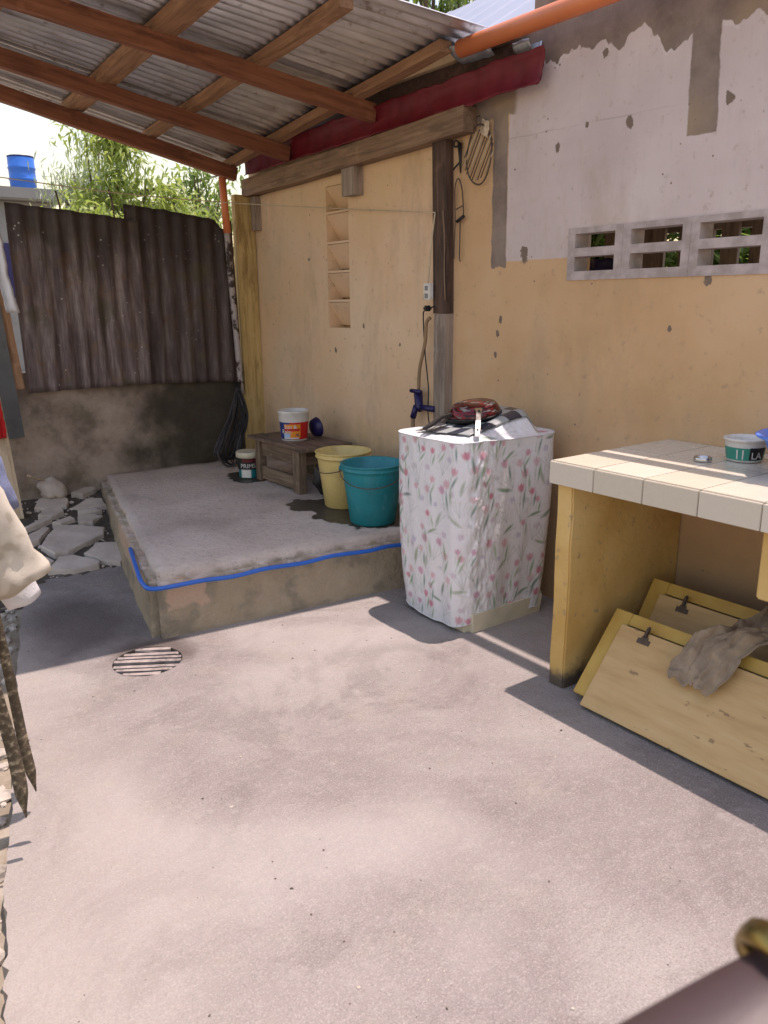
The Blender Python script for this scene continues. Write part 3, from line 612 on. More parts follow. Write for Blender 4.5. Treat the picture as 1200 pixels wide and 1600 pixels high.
# ================================================================== HOUSE ROOF, FASCIA, PIPE
t = thing('house_roof', (3.4, 4.5, 2.6), 'pale blue-grey metal house roof above the red fascia', 'roof')
def roof_plane(name, y0, y1, xa, za, xb, zb, mat, par):
    v = []; n = int((y1-y0)/0.3)
    prof = []
    for i in range(n+1):
        yy = y0+(y1-y0)*i/n; prof += [(yy, 0.0), (yy+0.02, 0.006), (yy+0.03, 0.006), (yy+0.05, 0.0)]
    for yy, h in prof: v += [(xa, yy, za+h), (xb, yy, zb+h)]
    f = [(2*i, 2*i+2, 2*i+3, 2*i+1) for i in range(len(prof)-1)]
    o = from_data(name, v, f, mat, par); s = o.modifiers.new('s', 'SOLIDIFY'); s.thickness = 0.004; return o
roof_plane('roof_sheet', 2.80, 6.2, 2.70, 2.575, 4.0, 3.37, 'houseroof', t)
roof_plane('roof_sheet', 2.80, 6.2, 5.5, 2.50, 4.003, 3.37, 'houseroof', t)
box('eave_board', (2.822, 2.80, 2.50), (2.845, 6.2, 2.575), 'darkwood', t)
v = [(3.0, 4.3, -0.08), (5.2, 4.3, -0.08), (5.2, 4.3, 2.55), (4.0, 4.3, 3.33), (3.0, 4.3, 2.72)]; v += [(a, 4.45, c) for a, b, c in v]
from_data('gable_wall', v, [(0, 1, 2, 3, 4), (9, 8, 7, 6, 5)]+[(i, (i+1) % 5, (i+1) % 5+5, i+5) for i in range(5)], 'wall', t)
# red fascia, creased sheet metal
v = []; f = []; ny = 140
for i in range(ny+1):
    yy = 2.62+(5.5-2.62)*i/ny
    for j, (xx, zz) in enumerate(((2.765, 2.500), (2.785, 2.482), (2.792, 2.43), (2.788, 2.372), (2.772, 2.356))):
        d = 0.012*mnoise.noise((yy*7, zz*9, 1))+0.005*mnoise.noise((yy*22, zz*20, 1)); v.append((xx+d, yy+(0.035*(2.5-zz)/0.14 if i == 0 else 0), zz+0.012*mnoise.noise((yy*5, j*0.3, 4))+0.006*mnoise.noise((yy*19, j*0.5, 4))-0.01*(yy-2.6)))
for i in range(ny):
    for j in range(4): a = i*5+j; f.append((a, a+1, a+6, a+5))
o = from_data('red_fascia', v, f, 'redmetal', smooth=True); s = o.modifiers.new('s', 'SOLIDIFY'); s.thickness = 0.004; tag(o, 'dented dark red sheet-metal fascia along the house eave', 'fascia')
# gutter end and flashing by the fascia
t = thing('gutter_end', (2.78, 2.68, 2.52), 'crumpled grey gutter end and flashing beside the orange pipe', 'gutter')
v = []; f = []
for i in range(9):
    yy = 2.70+0.10*i/8
    for j in range(9):
        a = math.pi*j/8; v.append((2.80-0.04*math.cos(a)+0.006*mnoise.noise((yy*30, j, 1)), yy, 2.545-0.04*math.sin(a)+0.008*mnoise.noise((yy*25, j, 5))))
for i in range(8):
    for j in range(8): a = i*9+j; f.append((a, a+1, a+10, a+9))
o = from_data('gutter', v, f, 'flash', t, smooth=True); s = o.modifiers.new('s', 'SOLIDIFY'); s.thickness = 0.003
v = []; f = []
for i in range(7):
    for j in range(5): v.append((2.66+0.11*j/4, 2.92+0.22*i/6, 2.585-0.05*j/4+0.014*mnoise.noise((i*0.7, j*0.9, 3))))
for i in range(6):
    for j in range(4): a = i*5+j; f.append((a, a+1, a+6, a+5))
o = from_data('flashing', v, f, 'flash', t, smooth=True); s = o.modifiers.new('s', 'SOLIDIFY'); s.thickness = 0.003
t = thing('drain_pipe', (2.686, 2, 2.57), 'orange plastic pipe running along the top of the pink wall', 'pipe')
tube('pipe', [(2.686, 3.06, 2.572), (2.686, 2.3, 2.568), (2.686, 0.2, 2.565)], 0.039, 'orange', t, 20)
for yy in (1.2, -0.1): tube('strap', [(2.686, yy-0.012, 2.567), (2.686, yy+0.012, 2.567)], 0.047, 'flash', t, 16); tube('bracket', [(2.72, yy, 2.567), (2.86, yy, 2.567)], 0.008, 'flash', t)

# ================================================================== LEAN-TO ROOF
def zr(x, y):
    q = (y-3.9)/1.65; return 2.40-0.135*q+(0.13+0.09*q)*(2.85-x)
t = thing('lean_to_roof', (1.6, 4.4, 2.5), 'corrugated lean-to roof on reddish timber above the washing platform', 'roof')
for yy, xe in ((3.9, 2.775), (4.85, 2.765), (5.53, 2.72)):
    beam('rafter', (0.30, yy, zr(0.30, yy)), (xe, yy, zr(xe, yy)), 0.055, 0.09, 'rafter', t)
for xx, ya, yb, ww, mt in ((2.675, 3.12, 5.62, 0.07, 'purlin'), (2.09, 3.06, 5.62, 0.065, 'purlin'), (1.60, 3.2, 5.62, 0.12, 'purlin'), (0.95, 3.2, 5.62, 0.07, 'purlin'), (0.42, 3.2, 5.62, 0.07, 'purlin')):
    n = 1
    beam('purlin', (xx-0.03, ya, zr(xx, ya)+0.088), (xx+0.04, yb, zr(xx, yb)+0.088), ww, 0.05, mt, t)
def corr_sheet(name, x0, x1, y0, y1, zfun, mat, par, period=0.076, amp=0.0125, nx=14, skew=0.0):
    n = int((y1-y0)/period*10); v = []; f = []
    for j in range(n+1):
        yy = y0+(y1-y0)*j/n
        for i in range(nx+1):
            xx = x0+(x1-x0)*i/nx; yb = yy; yy = yy+skew*(1-j/n)*(x1-xx)/(x1-x0); v.append((xx, yy, zfun(xx, yy)+amp*math.sin(2*math.pi*(yb-y0)/period)+0.005*mnoise.noise((xx*2, yy*2, y0)))); yy = yb
    for j in range(n):
        for i in range(nx): a = j*(nx+1)+i; f.append((a, a+1, a+nx+2, a+nx+1))
    o = from_data(name, v, f, mat, par, smooth=True); s = o.modifiers.new('s', 'SOLIDIFY'); s.thickness = 0.0015; return o
ye = [2.94, 3.77, 4.44, 5.11, 5.78]
for i in range(4):
    corr_sheet('corrugated_sheet', 0.2+0.03*i % 0.05, 2.74-0.02*(i % 2), ye[i]-(0.05 if i else 0), ye[i+1], lambda a, b, i=i: zr(a, b)+0.152+0.006*(i % 2), 'galv', t, skew=0.26 if i == 0 else 0.0)

# ================================================================== BACK FENCE
FY = 5.55
t = thing('fence_wall', (1.7, FY+.06, 0), 'low plastered wall, darker to the right, under the rusted corrugated fence sheets', 'wall')
bm = bmesh.new(); add_box(bm, (0.2, FY, -0.08), (2.845, FY+0.12, 1.02))
bmesh.ops.subdivide_edges(bm, edges=bm.edges[:], cuts=14, use_grid_fill=True)
for v_ in bm.verts: v_.co.y += 0.012*mnoise.noise(v_.co*5)
bm_obj('wall_body', bm, 'oldwall', t, smooth=False)
def fence_sheet(name, xa, xb, zb_a, zb_b, zt_a, zt_b, y0, lab, notch=None, holes=()):
    per = 0.104; n = int((xb-xa)/per*8); m = 30; v = []; f = []; sd = xa*7
    for i in range(n+1):
        s = i/n; lean = 0
        for j in range(m+1):
            q = j/m; X = xa+(xb-xa)*s; zb = zb_a+(zb_b-zb_a)*s+0.006*mnoise.noise((X*6, 1, sd)); zt = zt_a+(zt_b-zt_a)*s+0.012*mnoise.noise((X*9, 7, sd))
            if notch and s > notch[0]: zt -= notch[1]*min(1, (s-notch[0])/0.05)
            Z = zb+(zt-zb)*q; X2 = X+0.005*mnoise.noise((Z*2, X*2, sd))
            v.append((X2, y0+0.011*math.sin(2*math.pi*(X-xa)/per)+0.008*mnoise.noise((X*1.7, Z*1.7, sd)), Z))
    for i in range(n):
        for j in range(m):
            a = i*(m+1)+j
            if (i, j) in holes: continue
            f.append((a, a+1, a+m+2, a+m+1))
    o = from_data(name, v, f, 'rust', smooth=True); s = o.modifiers.new('s', 'SOLIDIFY'); s.thickness = 0.0015
    tag(o, lab, 'metal sheet'); return o
fence_sheet('corrugated_fence_sheet', 1.145, 1.965, 0.895, 0.905, 2.055, 1.99, 5.478, 'left rusted corrugated fence sheet with its top sloping down to the right')
fence_sheet('corrugated_fence_sheet', 1.885, 2.645, 0.90, 0.875, 2.095, 2.01, 5.512, 'right rusted corrugated fence sheet beside the orange and grey corner pipe', notch=(0.86, 0.05))
for xx, zz, lab in ((1.49, 2.12, 'short dark wire stub above the left fence sheet, leftmost'), (1.83, 2.15, 'leaning dark wire stub beside the joint of the fence sheets')):
    o = tube('wire_stub', [(xx+0.015, 5.56, zz-0.25), (xx, 5.56, zz-0.05), (xx-0.015, 5.56, zz+0.03)], 0.006, 'wire'); tag(o, lab, 'wire')
t = thing('corner_pipe', (2.62, 5.47, 0.8), 'pipe in the back corner, orange above and peeling grey below', 'pipe')
tube('upper_pipe', [(2.60, 5.455, 1.93), (2.585, 5.455, 2.30)], 0.026, 'orange', t, 16)
tube('lower_pipe', spline([(2.645, 5.46, 0.78), (2.63, 5.462, 1.2), (2.612, 5.462, 1.6), (2.60, 5.46, 1.95)], 6), 0.022, 'peel', t, 14)
o = beam('corner_board', (2.655, 5.505, 0.80), (2.64, 5.505, 2.02), 0.05, 0.02, 'darkwood', up=(0, 1, 0)); tag(o, 'narrow dark board behind the peeling corner pipe', 'board')
# left end: boards, sheet, post
o = beam('brown_board', (1.085, 5.44, 0.93), (1.045, 5.44, 1.60), 0.075, 0.03, 'purlin', up=(0, 1, 0)); tag(o, 'split reddish brown board at the left end of the corrugated fence', 'board')
o = beam('grey_plank', (1.005, 5.43, 0.62), (0.955, 5.43, 1.55), 0.16, 0.02, 'slat', up=(0, 1, 0)); o.data.materials.clear(); o.data.materials.append(M['greymetal']); tag(o, 'dark grey sheet strip at the far left below the brown board', 'metal sheet')
o = beam('leaning_post', (0.955, 5.25, -0.05), (0.895, 5.25, 1.02), 0.075, 0.06, 'creampost', up=(0, 1, 0)); tag(o, 'cream timber post at the left edge beside the paving', 'post')
def cloth(name, P, mat, parent=None, nu=24, nv=24, amp=0.012, fr=9, th=0.003, seed=0):
    """P(u,v)->Vector; wrinkled cloth with thickness"""
    v = []; f = []
    for i in range(nu+1):
        for j in range(nv+1):
            p = Vector(P(i/nu, j/nv)); q = p*fr+Vector((seed, 0, 0)); p += Vector((mnoise.noise(q), mnoise.noise(q+Vector((7, 3, 1))), mnoise.noise(q+Vector((1, 9, 5)))))*amp; q = q*2.9; p += Vector((mnoise.noise(q), mnoise.noise(q+Vector((7, 3, 1))), mnoise.noise(q+Vector((1, 9, 5)))))*amp*0.45; v.append(p)
    for i in range(nu):
        for j in range(nv): a = i*(nv+1)+j; f.append((a, a+1, a+nv+2, a+nv+1))
    o = from_data(name, v, f, mat, parent, smooth=True); s = o.modifiers.new('s', 'SOLIDIFY'); s.thickness = th; return o
o = cloth('white_rag', lambda u, v: Vector((1.045+0.03*v-0.02*(1-u)-0.035*u*0+0.075*(u**2)*0.6, 5.40+0.02*math.sin(v*6), 2.02-0.62*u)) + Vector((0.035*(v-0.5), 0, 0)), 'whitecloth', amp=0.014, seed=3); tag(o, 'white rag strip hanging at the left end of the fence', 'rag')
o = cloth('red_cloth', lambda u, v: Vector((0.80+0.125*v+0.02*u, 5.21+0.02*math.sin(v*9), 1.0-0.34*u)), 'red', amp=0.012, seed=5); tag(o, 'bright red cloth at the far left edge by the cream post', 'cloth')
# rock with a stick on it
bm = bmesh.new(); bmesh.ops.create_icosphere(bm, subdivisions=3, radius=1)
for v_ in bm.verts:
    d = 1+0.28*mnoise.noise(v_.co*1.4+Vector((3, 1, 0)))+0.08*mnoise.noise(v_.co*4); v_.co = Vector((v_.co.x*0.095*d, v_.co.y*0.07*d, v_.co.z*0.075*d+(0.02 if v_.co.x < 0.1 else -0.01)))
o = bm_obj('rock', bm, 'stone', mw=Matrix.Translation((1.225, 5.475, 0.235)), smooth=True); tag(o, 'grey rock on the paving against the back wall', 'rock')
o = tube('stick', [(1.17, 5.45, 0.32), (1.12, 5.43, 0.345), (1.065, 5.41, 0.375)], [0.006, 0.007, 0.009], 'creampost'); tag(o, 'short pale stick lying against the grey rock', 'stick')

# coil of dark cable hung from the corner pipe
t = thing('cable_coil', (2.45, 5.32, 0.3), 'coil of dark cable hanging from the corner pipe down to the platform', 'cable')
top = Vector((2.575, 5.385, 0.83))
for i in range(13):
    wl = random.uniform(0.03, 0.105); bx_ = 2.435+random.uniform(-0.05, 0.045); by = 5.27+random.uniform(-0.05, 0.05); zb_ = random.uniform(0.290, 0.37); yw = random.uniform(-0.03, 0.03)
    tp = top+Vector((random.uniform(-.014, .014), random.uniform(-.01, .01), random.uniform(-.01, .03)))
    lp = spline([tp, (tp.x-wl*0.75-0.03, (tp.y+by)/2+yw, 0.62), (bx_-wl, by+yw, 0.42), (bx_-wl*0.55, by, zb_+0.02), (bx_, by, zb_), (bx_+wl*0.5, by-yw, zb_+0.03), (bx_+wl*0.75, by-yw, 0.45), (tp.x+wl*0.2, (tp.y+by)/2-yw, 0.64), tp], 6)
    tube('loop', lp, random.choice([0.0045, 0.006, 0.007]), 'bristle' if i % 3 else 'black', t, 6)
tube('tie', [(2.60, 5.41, 0.875), (2.57, 5.38, 0.80)], [0.020, 0.026], 'black', t, 10)

# ================================================================== THINGS ON THE PLATFORM
# small paint pail
PC = (2.385, 4.87); t = thing('paint_pail', (*PC, .282), 'small lidded paint pail on the platform beside the stool', 'pail')
lathe('body', [(0.066, 0.0), (0.070, 0.004), (0.079, 0.135), (0.080, 0.15), (0.0, 0.15)], M['tealplastic'], t, (*PC, .282))
lathe('lid', [(0.080, 0.0), (0.086, 0.002), (0.087, 0.034), (0.083, 0.04), (0.07, 0.036), (0.0, 0.037)], 'cream', t, (*PC, .422))
va = math.atan2(-PC[1], -PC[0])
lb = can_patch('label_band', 'black', t, PC, 0.0805, 0.345, 0.422, va-1.3, va+1.0); can_patch('label_panel', 'white', t, PC, 0.0775, 0.288, 0.35, va-0.75, va+0.15); can_patch('label_stripe', 'redmetal', t, PC, 0.0812, 0.395, 0.418, va-0.6, va+0.6)
can_text('PRIMS', 0.042, 'white', lb, PC, 0.0822, 0.356, va-0.1)
# wooden stool
t = thing('wooden_stool', (2.58, 4.45, 0.285), 'low rough wooden stool on the platform holding a paint bucket', 'stool')
for i, yy in enumerate((4.18, 4.385, 4.585)):
    pass
for i in range(3): beam('top_board', (2.425+0.125*i, 4.10, 0.558), (2.42+0.125*i, 4.82, 0.556), 0.118, 0.024, 'stooltop', t)
for xx in (2.41, 2.72):
    beam('leg', (xx, 4.175, 0.285), (xx, 4.175, 0.556), 0.05, 0.085, 'stool', t, up=(0, 1, 0)); beam('leg', (xx, 4.70, 0.285), (xx, 4.70, 0.556), 0.05, 0.06, 'stool', t, up=(0, 1, 0))
    beam('apron', (xx, 4.262, 0.455), (xx, 4.698, 0.455), 0.022, 0.098, 'stool', t); beam('stretcher', (xx, 4.262, 0.30), (xx, 4.698, 0.30), 0.022, 0.085, 'stool', t)
beam('apron', (2.437, 4.215, 0.455), (2.693, 4.215, 0.455), 0.02, 0.095, 'stool', t)
# paint bucket on the stool
BC = (2.515, 4.45); t = thing('paint_bucket', (*BC, 0.582), 'white paint bucket with a red and orange label on the stool', 'paint bucket'); zb = 0.582
lathe('body', [(0.078, 0), (0.084, 0.004), (0.095, 0.13), (0.0965, 0.135), (0.0965, 0.142), (0.0985, 0.145), (0.0985, 0.178), (0.102, 0.182), (0.102, 0.194), (0.096, 0.196), (0.092, 0.19), (0.076, 0.006), (0.0, 0.006)], 'white', t, (*BC, zb))
va = math.atan2(-BC[1], -BC[0])
def cone_patch(name, mat, par, C, z0, z1, a0, a1, off):
    rr = lambda zz: 0.0845+(zz-0.004)/0.126*0.011+off
    v = []; f = []; n = 16
    for i in range(n+1):
        a = a0+(a1-a0)*i/n
        for zz in (z0, z1): v.append((C[0]+math.cos(a)*rr(zz), C[1]+math.sin(a)*rr(zz), zb+zz))
    f = [(2*i, 2*i+2, 2*i+3, 2*i+1) for i in range(n)]; return from_data(name, v, f, mat, par, smooth=True)
M['labelred'] = simple('label_red', (0.55, 0.015, 0.012), 0.5, var=0.05, bump=0); M['labelorange'] = simple('label_orange', (0.80, 0.27, 0.02), 0.5, var=0.15, bump=0); M['labelblue'] = simple('label_blue', (0.02, 0.04, 0.18), 0.5, var=0.3, bump=0); M['labelsky'] = simple('label_pale_blue', (0.35, 0.52, 0.75), 0.5, var=0.1, bump=0)
cone_patch('label_red', 'labelred', t, BC, 0.014, 0.124, va-0.3, va+1.35, 0.0006); cone_patch('label_blue', 'labelblue', t, BC, 0.014, 0.124, va-1.35, va-0.3, 0.0006)
lb = cone_patch('label_panel', 'labelorange', t, BC, 0.025, 0.112, va-0.72, va+0.45, 0.0012); cone_patch('label_stripe', 'labelred', t, BC, 0.068, 0.086, va-0.72, va+0.40, 0.0018); cone_patch('label_patch', 'labelsky', t, BC, 0.022, 0.055, va-0.8, va-0.3, 0.002); cone_patch('label_line', 'white', t, BC, 0.018, 0.027, va-0.8, va+0.35, 0.0026)
can_text('Sun &', 0.036, 'white', lb, BC, 0.0965, zb+0.085, va-0.25); can_text('Rain', 0.04, 'white', lb, BC, 0.0955, zb+0.052, va-0.55); can_text('4L', 0.026, 'labelblue', lb, BC, 0.0925, zb+0.036, va+0.25)
# navy bowl behind the bucket
o = lathe('navy_bowl', [(0.02, 0), (0.054, 0.006), (0.064, 0.036), (0.066, 0.043), (0.061, 0.041), (0.05, 0.009), (0, 0.006)], 'navy', None, mw=Matrix.Translation((2.645, 4.435, 0.645)) @ Matrix.Rotation(math.radians(82), 4, 'Y')); tag(o, 'navy blue bowl propped on edge behind the paint bucket', 'bowl')
# black bag at the near end of the stool
bm = bmesh.new(); bmesh.ops.create_icosphere(bm, subdivisions=4, radius=1)
for v_ in bm.verts:
    d = 1+0.16*mnoise.noise(v_.co*2.2)+0.06*mnoise.noise(v_.co*6); v_.co = Vector((v_.co.x*0.13*d, v_.co.y*0.062*d, v_.co.z*0.125*d))
o = bm_obj('black_bag', bm, 'black', mw=Matrix.Translation((2.545, 4.045, 0.405)), smooth=True); tag(o, 'black plastic bag slumped against the near end of the stool', 'bag')
# two buckets
def bucket(name, C, z0, rb, rt, h, mat, lab, bail_ang, grp):
    t = thing(name, (*C, z0), lab, 'bucket', grp)
    lathe('body', [(rb-0.006, 0), (rb, 0.006), (rb+(rt-rb)*0.85, h*0.86), (rt-0.002, h-0.03), (rt+0.006, h-0.027), (rt+0.007, h-0.02), (rt, h-0.016), (rt+0.002, h-0.004), (rt+0.009, h-0.001), (rt+0.009, h+0.004), (rt+0.002, h+0.006), (rt-0.004, h), (rb-0.004, 0.008), (0, 0.008)], mat, t, (*C, z0), 56)
    pts = []; d = Vector((math.cos(bail_ang), math.sin(bail_ang), 0)); nrm = Vector((-d.y, d.x, 0))
    for i in range(17):
        a = math.pi*i/16; p = Vector((C[0], C[1], z0+h-0.028))+d*(rt+0.010)*math.cos(a)+nrm*(rt+0.016)*math.sin(a)+Vector((0, 0, -0.075*math.sin(a))); pts.append(p)
    tube('bail', pts, 0.0028, 'wire', t, 6)
    for s_ in (1, -1): tube('lug', [Vector((C[0], C[1], z0+h-0.028))+d*s_*(rt-0.002), Vector((C[0], C[1], z0+h-0.028))+d*s_*(rt+0.015)], 0.013, mat, t, 10)
    return t
bucket('bucket', (2.47, 3.80), 0.281, 0.115, 0.158, 0.325, 'yellowplastic', 'pale yellow plastic bucket standing behind the teal one', math.radians(100), 'buckets on the platform')
tb = bucket('bucket', (2.40, 3.41), 0.281, 0.125, 0.166, 0.325, 'tealplastic', 'teal plastic bucket nearest the floral covered washer', math.radians(140), 'buckets on the platform')
o = lathe('bucket_water', [(0.16, 0), (0.0, 0.0005)], 'wet', None, (2.40, 3.41, 0.575)); bpy.data.objects.remove(o)

# blue hose along the platform edge
o = tube('hose', spline([(1.20, 3.86, 0.24), (1.125, 3.56, 0.242), (1.075, 3.33, 0.235), (1.10, 3.235, 0.232), (1.30, 3.200, 0.236), (1.45, 3.176, 0.231), (1.60, 3.160, 0.240), (1.80, 3.138, 0.234), (1.95, 3.122, 0.243), (2.15, 3.098, 0.235), (2.30, 3.084, 0.238), (2.6, 3.055, 0.20), (2.76, 3.02, 0.14)], 8), 0.0105, 'bluehose', None, 10); tag(o, 'blue water hose run along the front edge of the platform', 'hose')

# ================================================================== COVERED WASHING MACHINE
t = thing('washing_machine', (2.455, 2.655, 0), 'washing machine under a white floral plastic cover', 'washing machine')
WC = (2.455, 2.655)
# cream plastic base
bm = bmesh.new(); add_box(bm, (2.212, 2.412, 0.0), (2.71, 2.82, 0.09)); bmesh.ops.bevel(bm, geom=[e for e in bm.edges if abs(e.verts[0].co.z-e.verts[1].co.z) > 0.05], offset=0.028, segments=4, affect='EDGES')
bmesh.ops.scale(bm, vec=(0.97, 0.97, 1), verts=[v_ for v_ in bm.verts if v_.co.z < 0.01], space=Matrix.Translation((-WC[0], -WC[1], 0)))
bm_obj('base', bm, 'cream', t)
bm = bmesh.new(); add_box(bm, (2.225, 2.445, 0.09), (2.685, 2.865, 0.84)); bmesh.ops.bevel(bm, geom=[e for e in bm.edges if abs(e.verts[0].co.z-e.verts[1].co.z) > 0.05], offset=0.09, segments=5, affect='EDGES'); bm_obj('cabinet', bm, 'white', t)
# cover: skirt rows then top rows
NU = 560; NS = 215; NT = 44
def sqr(a, hx, hy, r):
    """rounded rectangle by arc-length fraction a; returns x,y and arc length"""
    segs = [2*(hy-r), math.pi*r/2, 2*(hx-r), math.pi*r/2]*2; Ltot = sum(segs); s = a*Ltot; i = 0
    while i < 7 and s > segs[i]: s -= segs[i]; i += 1
    cs = [(-hx, hy-r, 0, -1), None, (-hx+r, -hy, 1, 0), None, (hx, -hy+r, 0, 1), None, (hx-r, hy, -1, 0), None]
    cc = [None, (-hx+r, -hy+r, math.pi), None, (hx-r, -hy+r, -math.pi/2), None, (hx-r, hy-r, 0), None, (-hx+r, hy-r, math.pi/2)]
    if i % 2 == 0: x0, y0, dx, dy = cs[i]; return x0+dx*s, y0+dy*s
    x0, y0, a0 = cc[i]; th = a0+s/r; return x0+r*math.cos(th), y0+r*math.sin(th)
PER = 2.0
def ztop(x, y):
    q = min(1, max(0, (x+0.22)/0.42)); e = min(0.29-abs(x), 0.255-abs(y), 0.41-(abs(x)+abs(y))); e = min(1, max(0, e/0.13)); e = e*e*(3-2*e)
    return 0.868+0.080*q*q*(3-2*q)*e+0.010*e
V = []; UVp = []
for j in range(NS+1):
    hfrac = j/NS; z0 = 0.036+(0.866-0.036)*hfrac
    hx = 0.270+0.026*hfrac; hy = 0.233+0.027*hfrac
    for i in range(NU):
        a = i/NU; X, Y = sqr(a, hx, hy, 0.085); n = Vector((X/hx, Y/hy, 0)).normalized(); bulge = 0.012*math.sin(math.pi*min(1, hfrac*1.05))
        fold = bulge+0.022*mnoise.noise((a*20, 0.35*hfrac, 2))*(1-0.8*hfrac)+0.007*mnoise.noise((a*11, hfrac*2.2, 5))
        cd = abs(((a-0.235+0.5) % 1)-0.5); crease = math.exp(-(cd/0.045)**2)
        fold += crease*(0.011*mnoise.noise((a*60, hfrac*10, 8))+0.0045*mnoise.noise((a*140, hfrac*26, 3)))+0.0025*mnoise.noise((a*45, hfrac*7, 12))
        zz = z0+(0.008*mnoise.noise((a*9, 1, 1))+0.032*math.exp(-((a-0.27)/0.06)**2)-0.020*math.exp(-((a-0.1)/0.1)**2))*(1-hfrac)
        if hfrac > 0.93: zz += 0.01*crease*(hfrac-0.93)/0.07
        V.append((WC[0]+X+n.x*fold, WC[1]+Y+n.y*fold, zz)); UVp.append((a*PER, zz))
for j in range(1, NT+1):
    s = 1-j/NT
    for i in range(NU):
        a = i/NU; X, Y = sqr(a, 0.296, 0.260, 0.085); X *= s; Y *= s
        V.append((WC[0]+X, WC[1]+Y, ztop(X, Y)+0.005*mnoise.noise((X*14, Y*14, 3))+(0.003*mnoise.noise((X*40, Y*40, 1))))); UVp.append((3+X*1.0, 3+Y))
F = []
R = NS+NT
for j in range(R):
    for i in range(NU): F.append((j*NU+i, j*NU+(i+1) % NU, (j+1)*NU+(i+1) % NU, (j+1)*NU+i))
cov = from_data('floral_cover', V, F, 'floral', t, smooth=True)
tube('seam', [Vector(V[NS*NU+i % NU])+Vector((0, 0, 0.001)) for i in range(0, NU+8, 8)], 0.0028, 'whitecloth', cov, 6); tube('hem', [Vector(V[i % NU]) for i in range(0, NU+8, 8)], 0.0026, 'whitecloth', cov, 6)
# painted print: tulips, leaves and sprays
UVp = np.array(UVp); colr = np.tile(np.array([0.74, 0.73, 0.74]), (len(UVp), 1))
def blend(mask, idx, c, al):
    a = (mask*al)[:, None]; colr[idx] = colr[idx]*(1-a)+np.array(c)*a
def sm(d, w=0.0035): return np.clip(0.5-d/w*0.5, 0, 1)
def motif(cx, cy, kind, ang, sc):
    du = UVp[:, 0]-cx; 
    if cx < 2.5: du = (du+PER/2) % PER-PER/2
    dv = UVp[:, 1]-cy; idx = np.where((abs(du) < 0.1*sc) & (abs(dv) < 0.1*sc))[0]
    if len(idx) == 0: return
    ca, sa = math.cos(ang), math.sin(ang); x = (du[idx]*ca+dv[idx]*sa)/sc; y = (-du[idx]*sa+dv[idx]*ca)/sc
    if kind == 'tulip':
        pc = random.choice([(0.62, 0.22, 0.29), (0.68, 0.42, 0.46), (0.60, 0.34, 0.43), (0.68, 0.48, 0.50), (0.65, 0.34, 0.40)])
        cup = np.sqrt((x/0.017)**2+((y-0.008)/0.021)**2)-1; top_ = y-(0.013+0.010*np.abs(np.cos(x*185))); d = np.maximum(cup*0.017, top_)
        blend(sm(np.abs(x-0.012*np.sin(y*22))-0.0013, 0.003)*(y < 0)*(y > -0.075), idx, (0.26, 0.38, 0.28), 0.7)
        blend(sm(d, 0.005), idx, pc, 0.9); blend(sm(np.abs(x)-0.003)*(d < 0), idx, tuple(0.75*v for v in pc), 0.5)
        lx = x-0.012-(y+0.045)*0.25; blend(sm(np.sqrt((lx/0.0055)**2+((y+0.045)/0.03)**2)*0.0055-0.0055), idx, random.choice([(0.16, 0.32, 0.16), (0.30, 0.42, 0.26), (0.10, 0.22, 0.17)]), 0.85)
    elif kind == 'leaf':
        lx = x-0.25*y*y*20*0.3; blend(sm(np.sqrt((lx/0.008)**2+(y/0.036)**2)*0.008-0.008), idx, random.choice([(0.10, 0.22, 0.11), (0.24, 0.32, 0.18), (0.34, 0.40, 0.30), (0.12, 0.18, 0.15)]), 0.8)
        blend(sm(np.abs(lx-0.014-y*0.3)-0.0012, 0.003)*(np.abs(y) < 0.045), idx, (0.25, 0.32, 0.25), 0.6)
    elif kind == 'bud':
        blend(sm(np.sqrt((x/0.015)**2+(y/0.013)**2)*0.013-0.013+0.003*np.sin(x*400)), idx, random.choice([(0.46, 0.42, 0.54), (0.48, 0.48, 0.50), (0.56, 0.44, 0.52)]), 0.65)
    else:
        for q in (-0.5, -0.2, 0.1, 0.45): blend(sm(np.abs(x-q*(y+0.04)-0.1*q*(y+0.04)**2*20)-0.0012, 0.003)*(y > -0.04)*(y < 0.045), idx, (0.30, 0.36, 0.30), 0.6)
row = 0; yv = 0.07
while yv < 0.93:
    nper = 23
    for i in range(nper):
        kind = ['tulip', 'leaf', 'tulip', 'spray', 'tulip', 'bud'][(i*5+row*2+random.randrange(2)) % 6]
        motif(((i+0.5*(row % 2)+random.uniform(-.25, .25))/nper*PER) % PER, yv+random.uniform(-0.02, 0.02), kind, random.uniform(-0.5, 0.5)+(random.choice([0, 0, 1.2, -1.2]) if kind == 'leaf' else 0), random.uniform(0.75, 1.15))
    yv += 0.056; row += 1
for _ in range(26): motif(3+random.uniform(-.28, .28), 3+random.uniform(-.24, .24), random.choice(['tulip', 'leaf', 'spray', 'bud']), random.uniform(0, 6.28), random.uniform(0.9, 1.2))
ca_ = cov.data.color_attributes.new('print', 'FLOAT_COLOR', 'POINT'); buf = np.ones((len(UVp), 4), dtype=np.float32); buf[:, :3] = colr; ca_.data.foreach_set('color', buf.ravel())
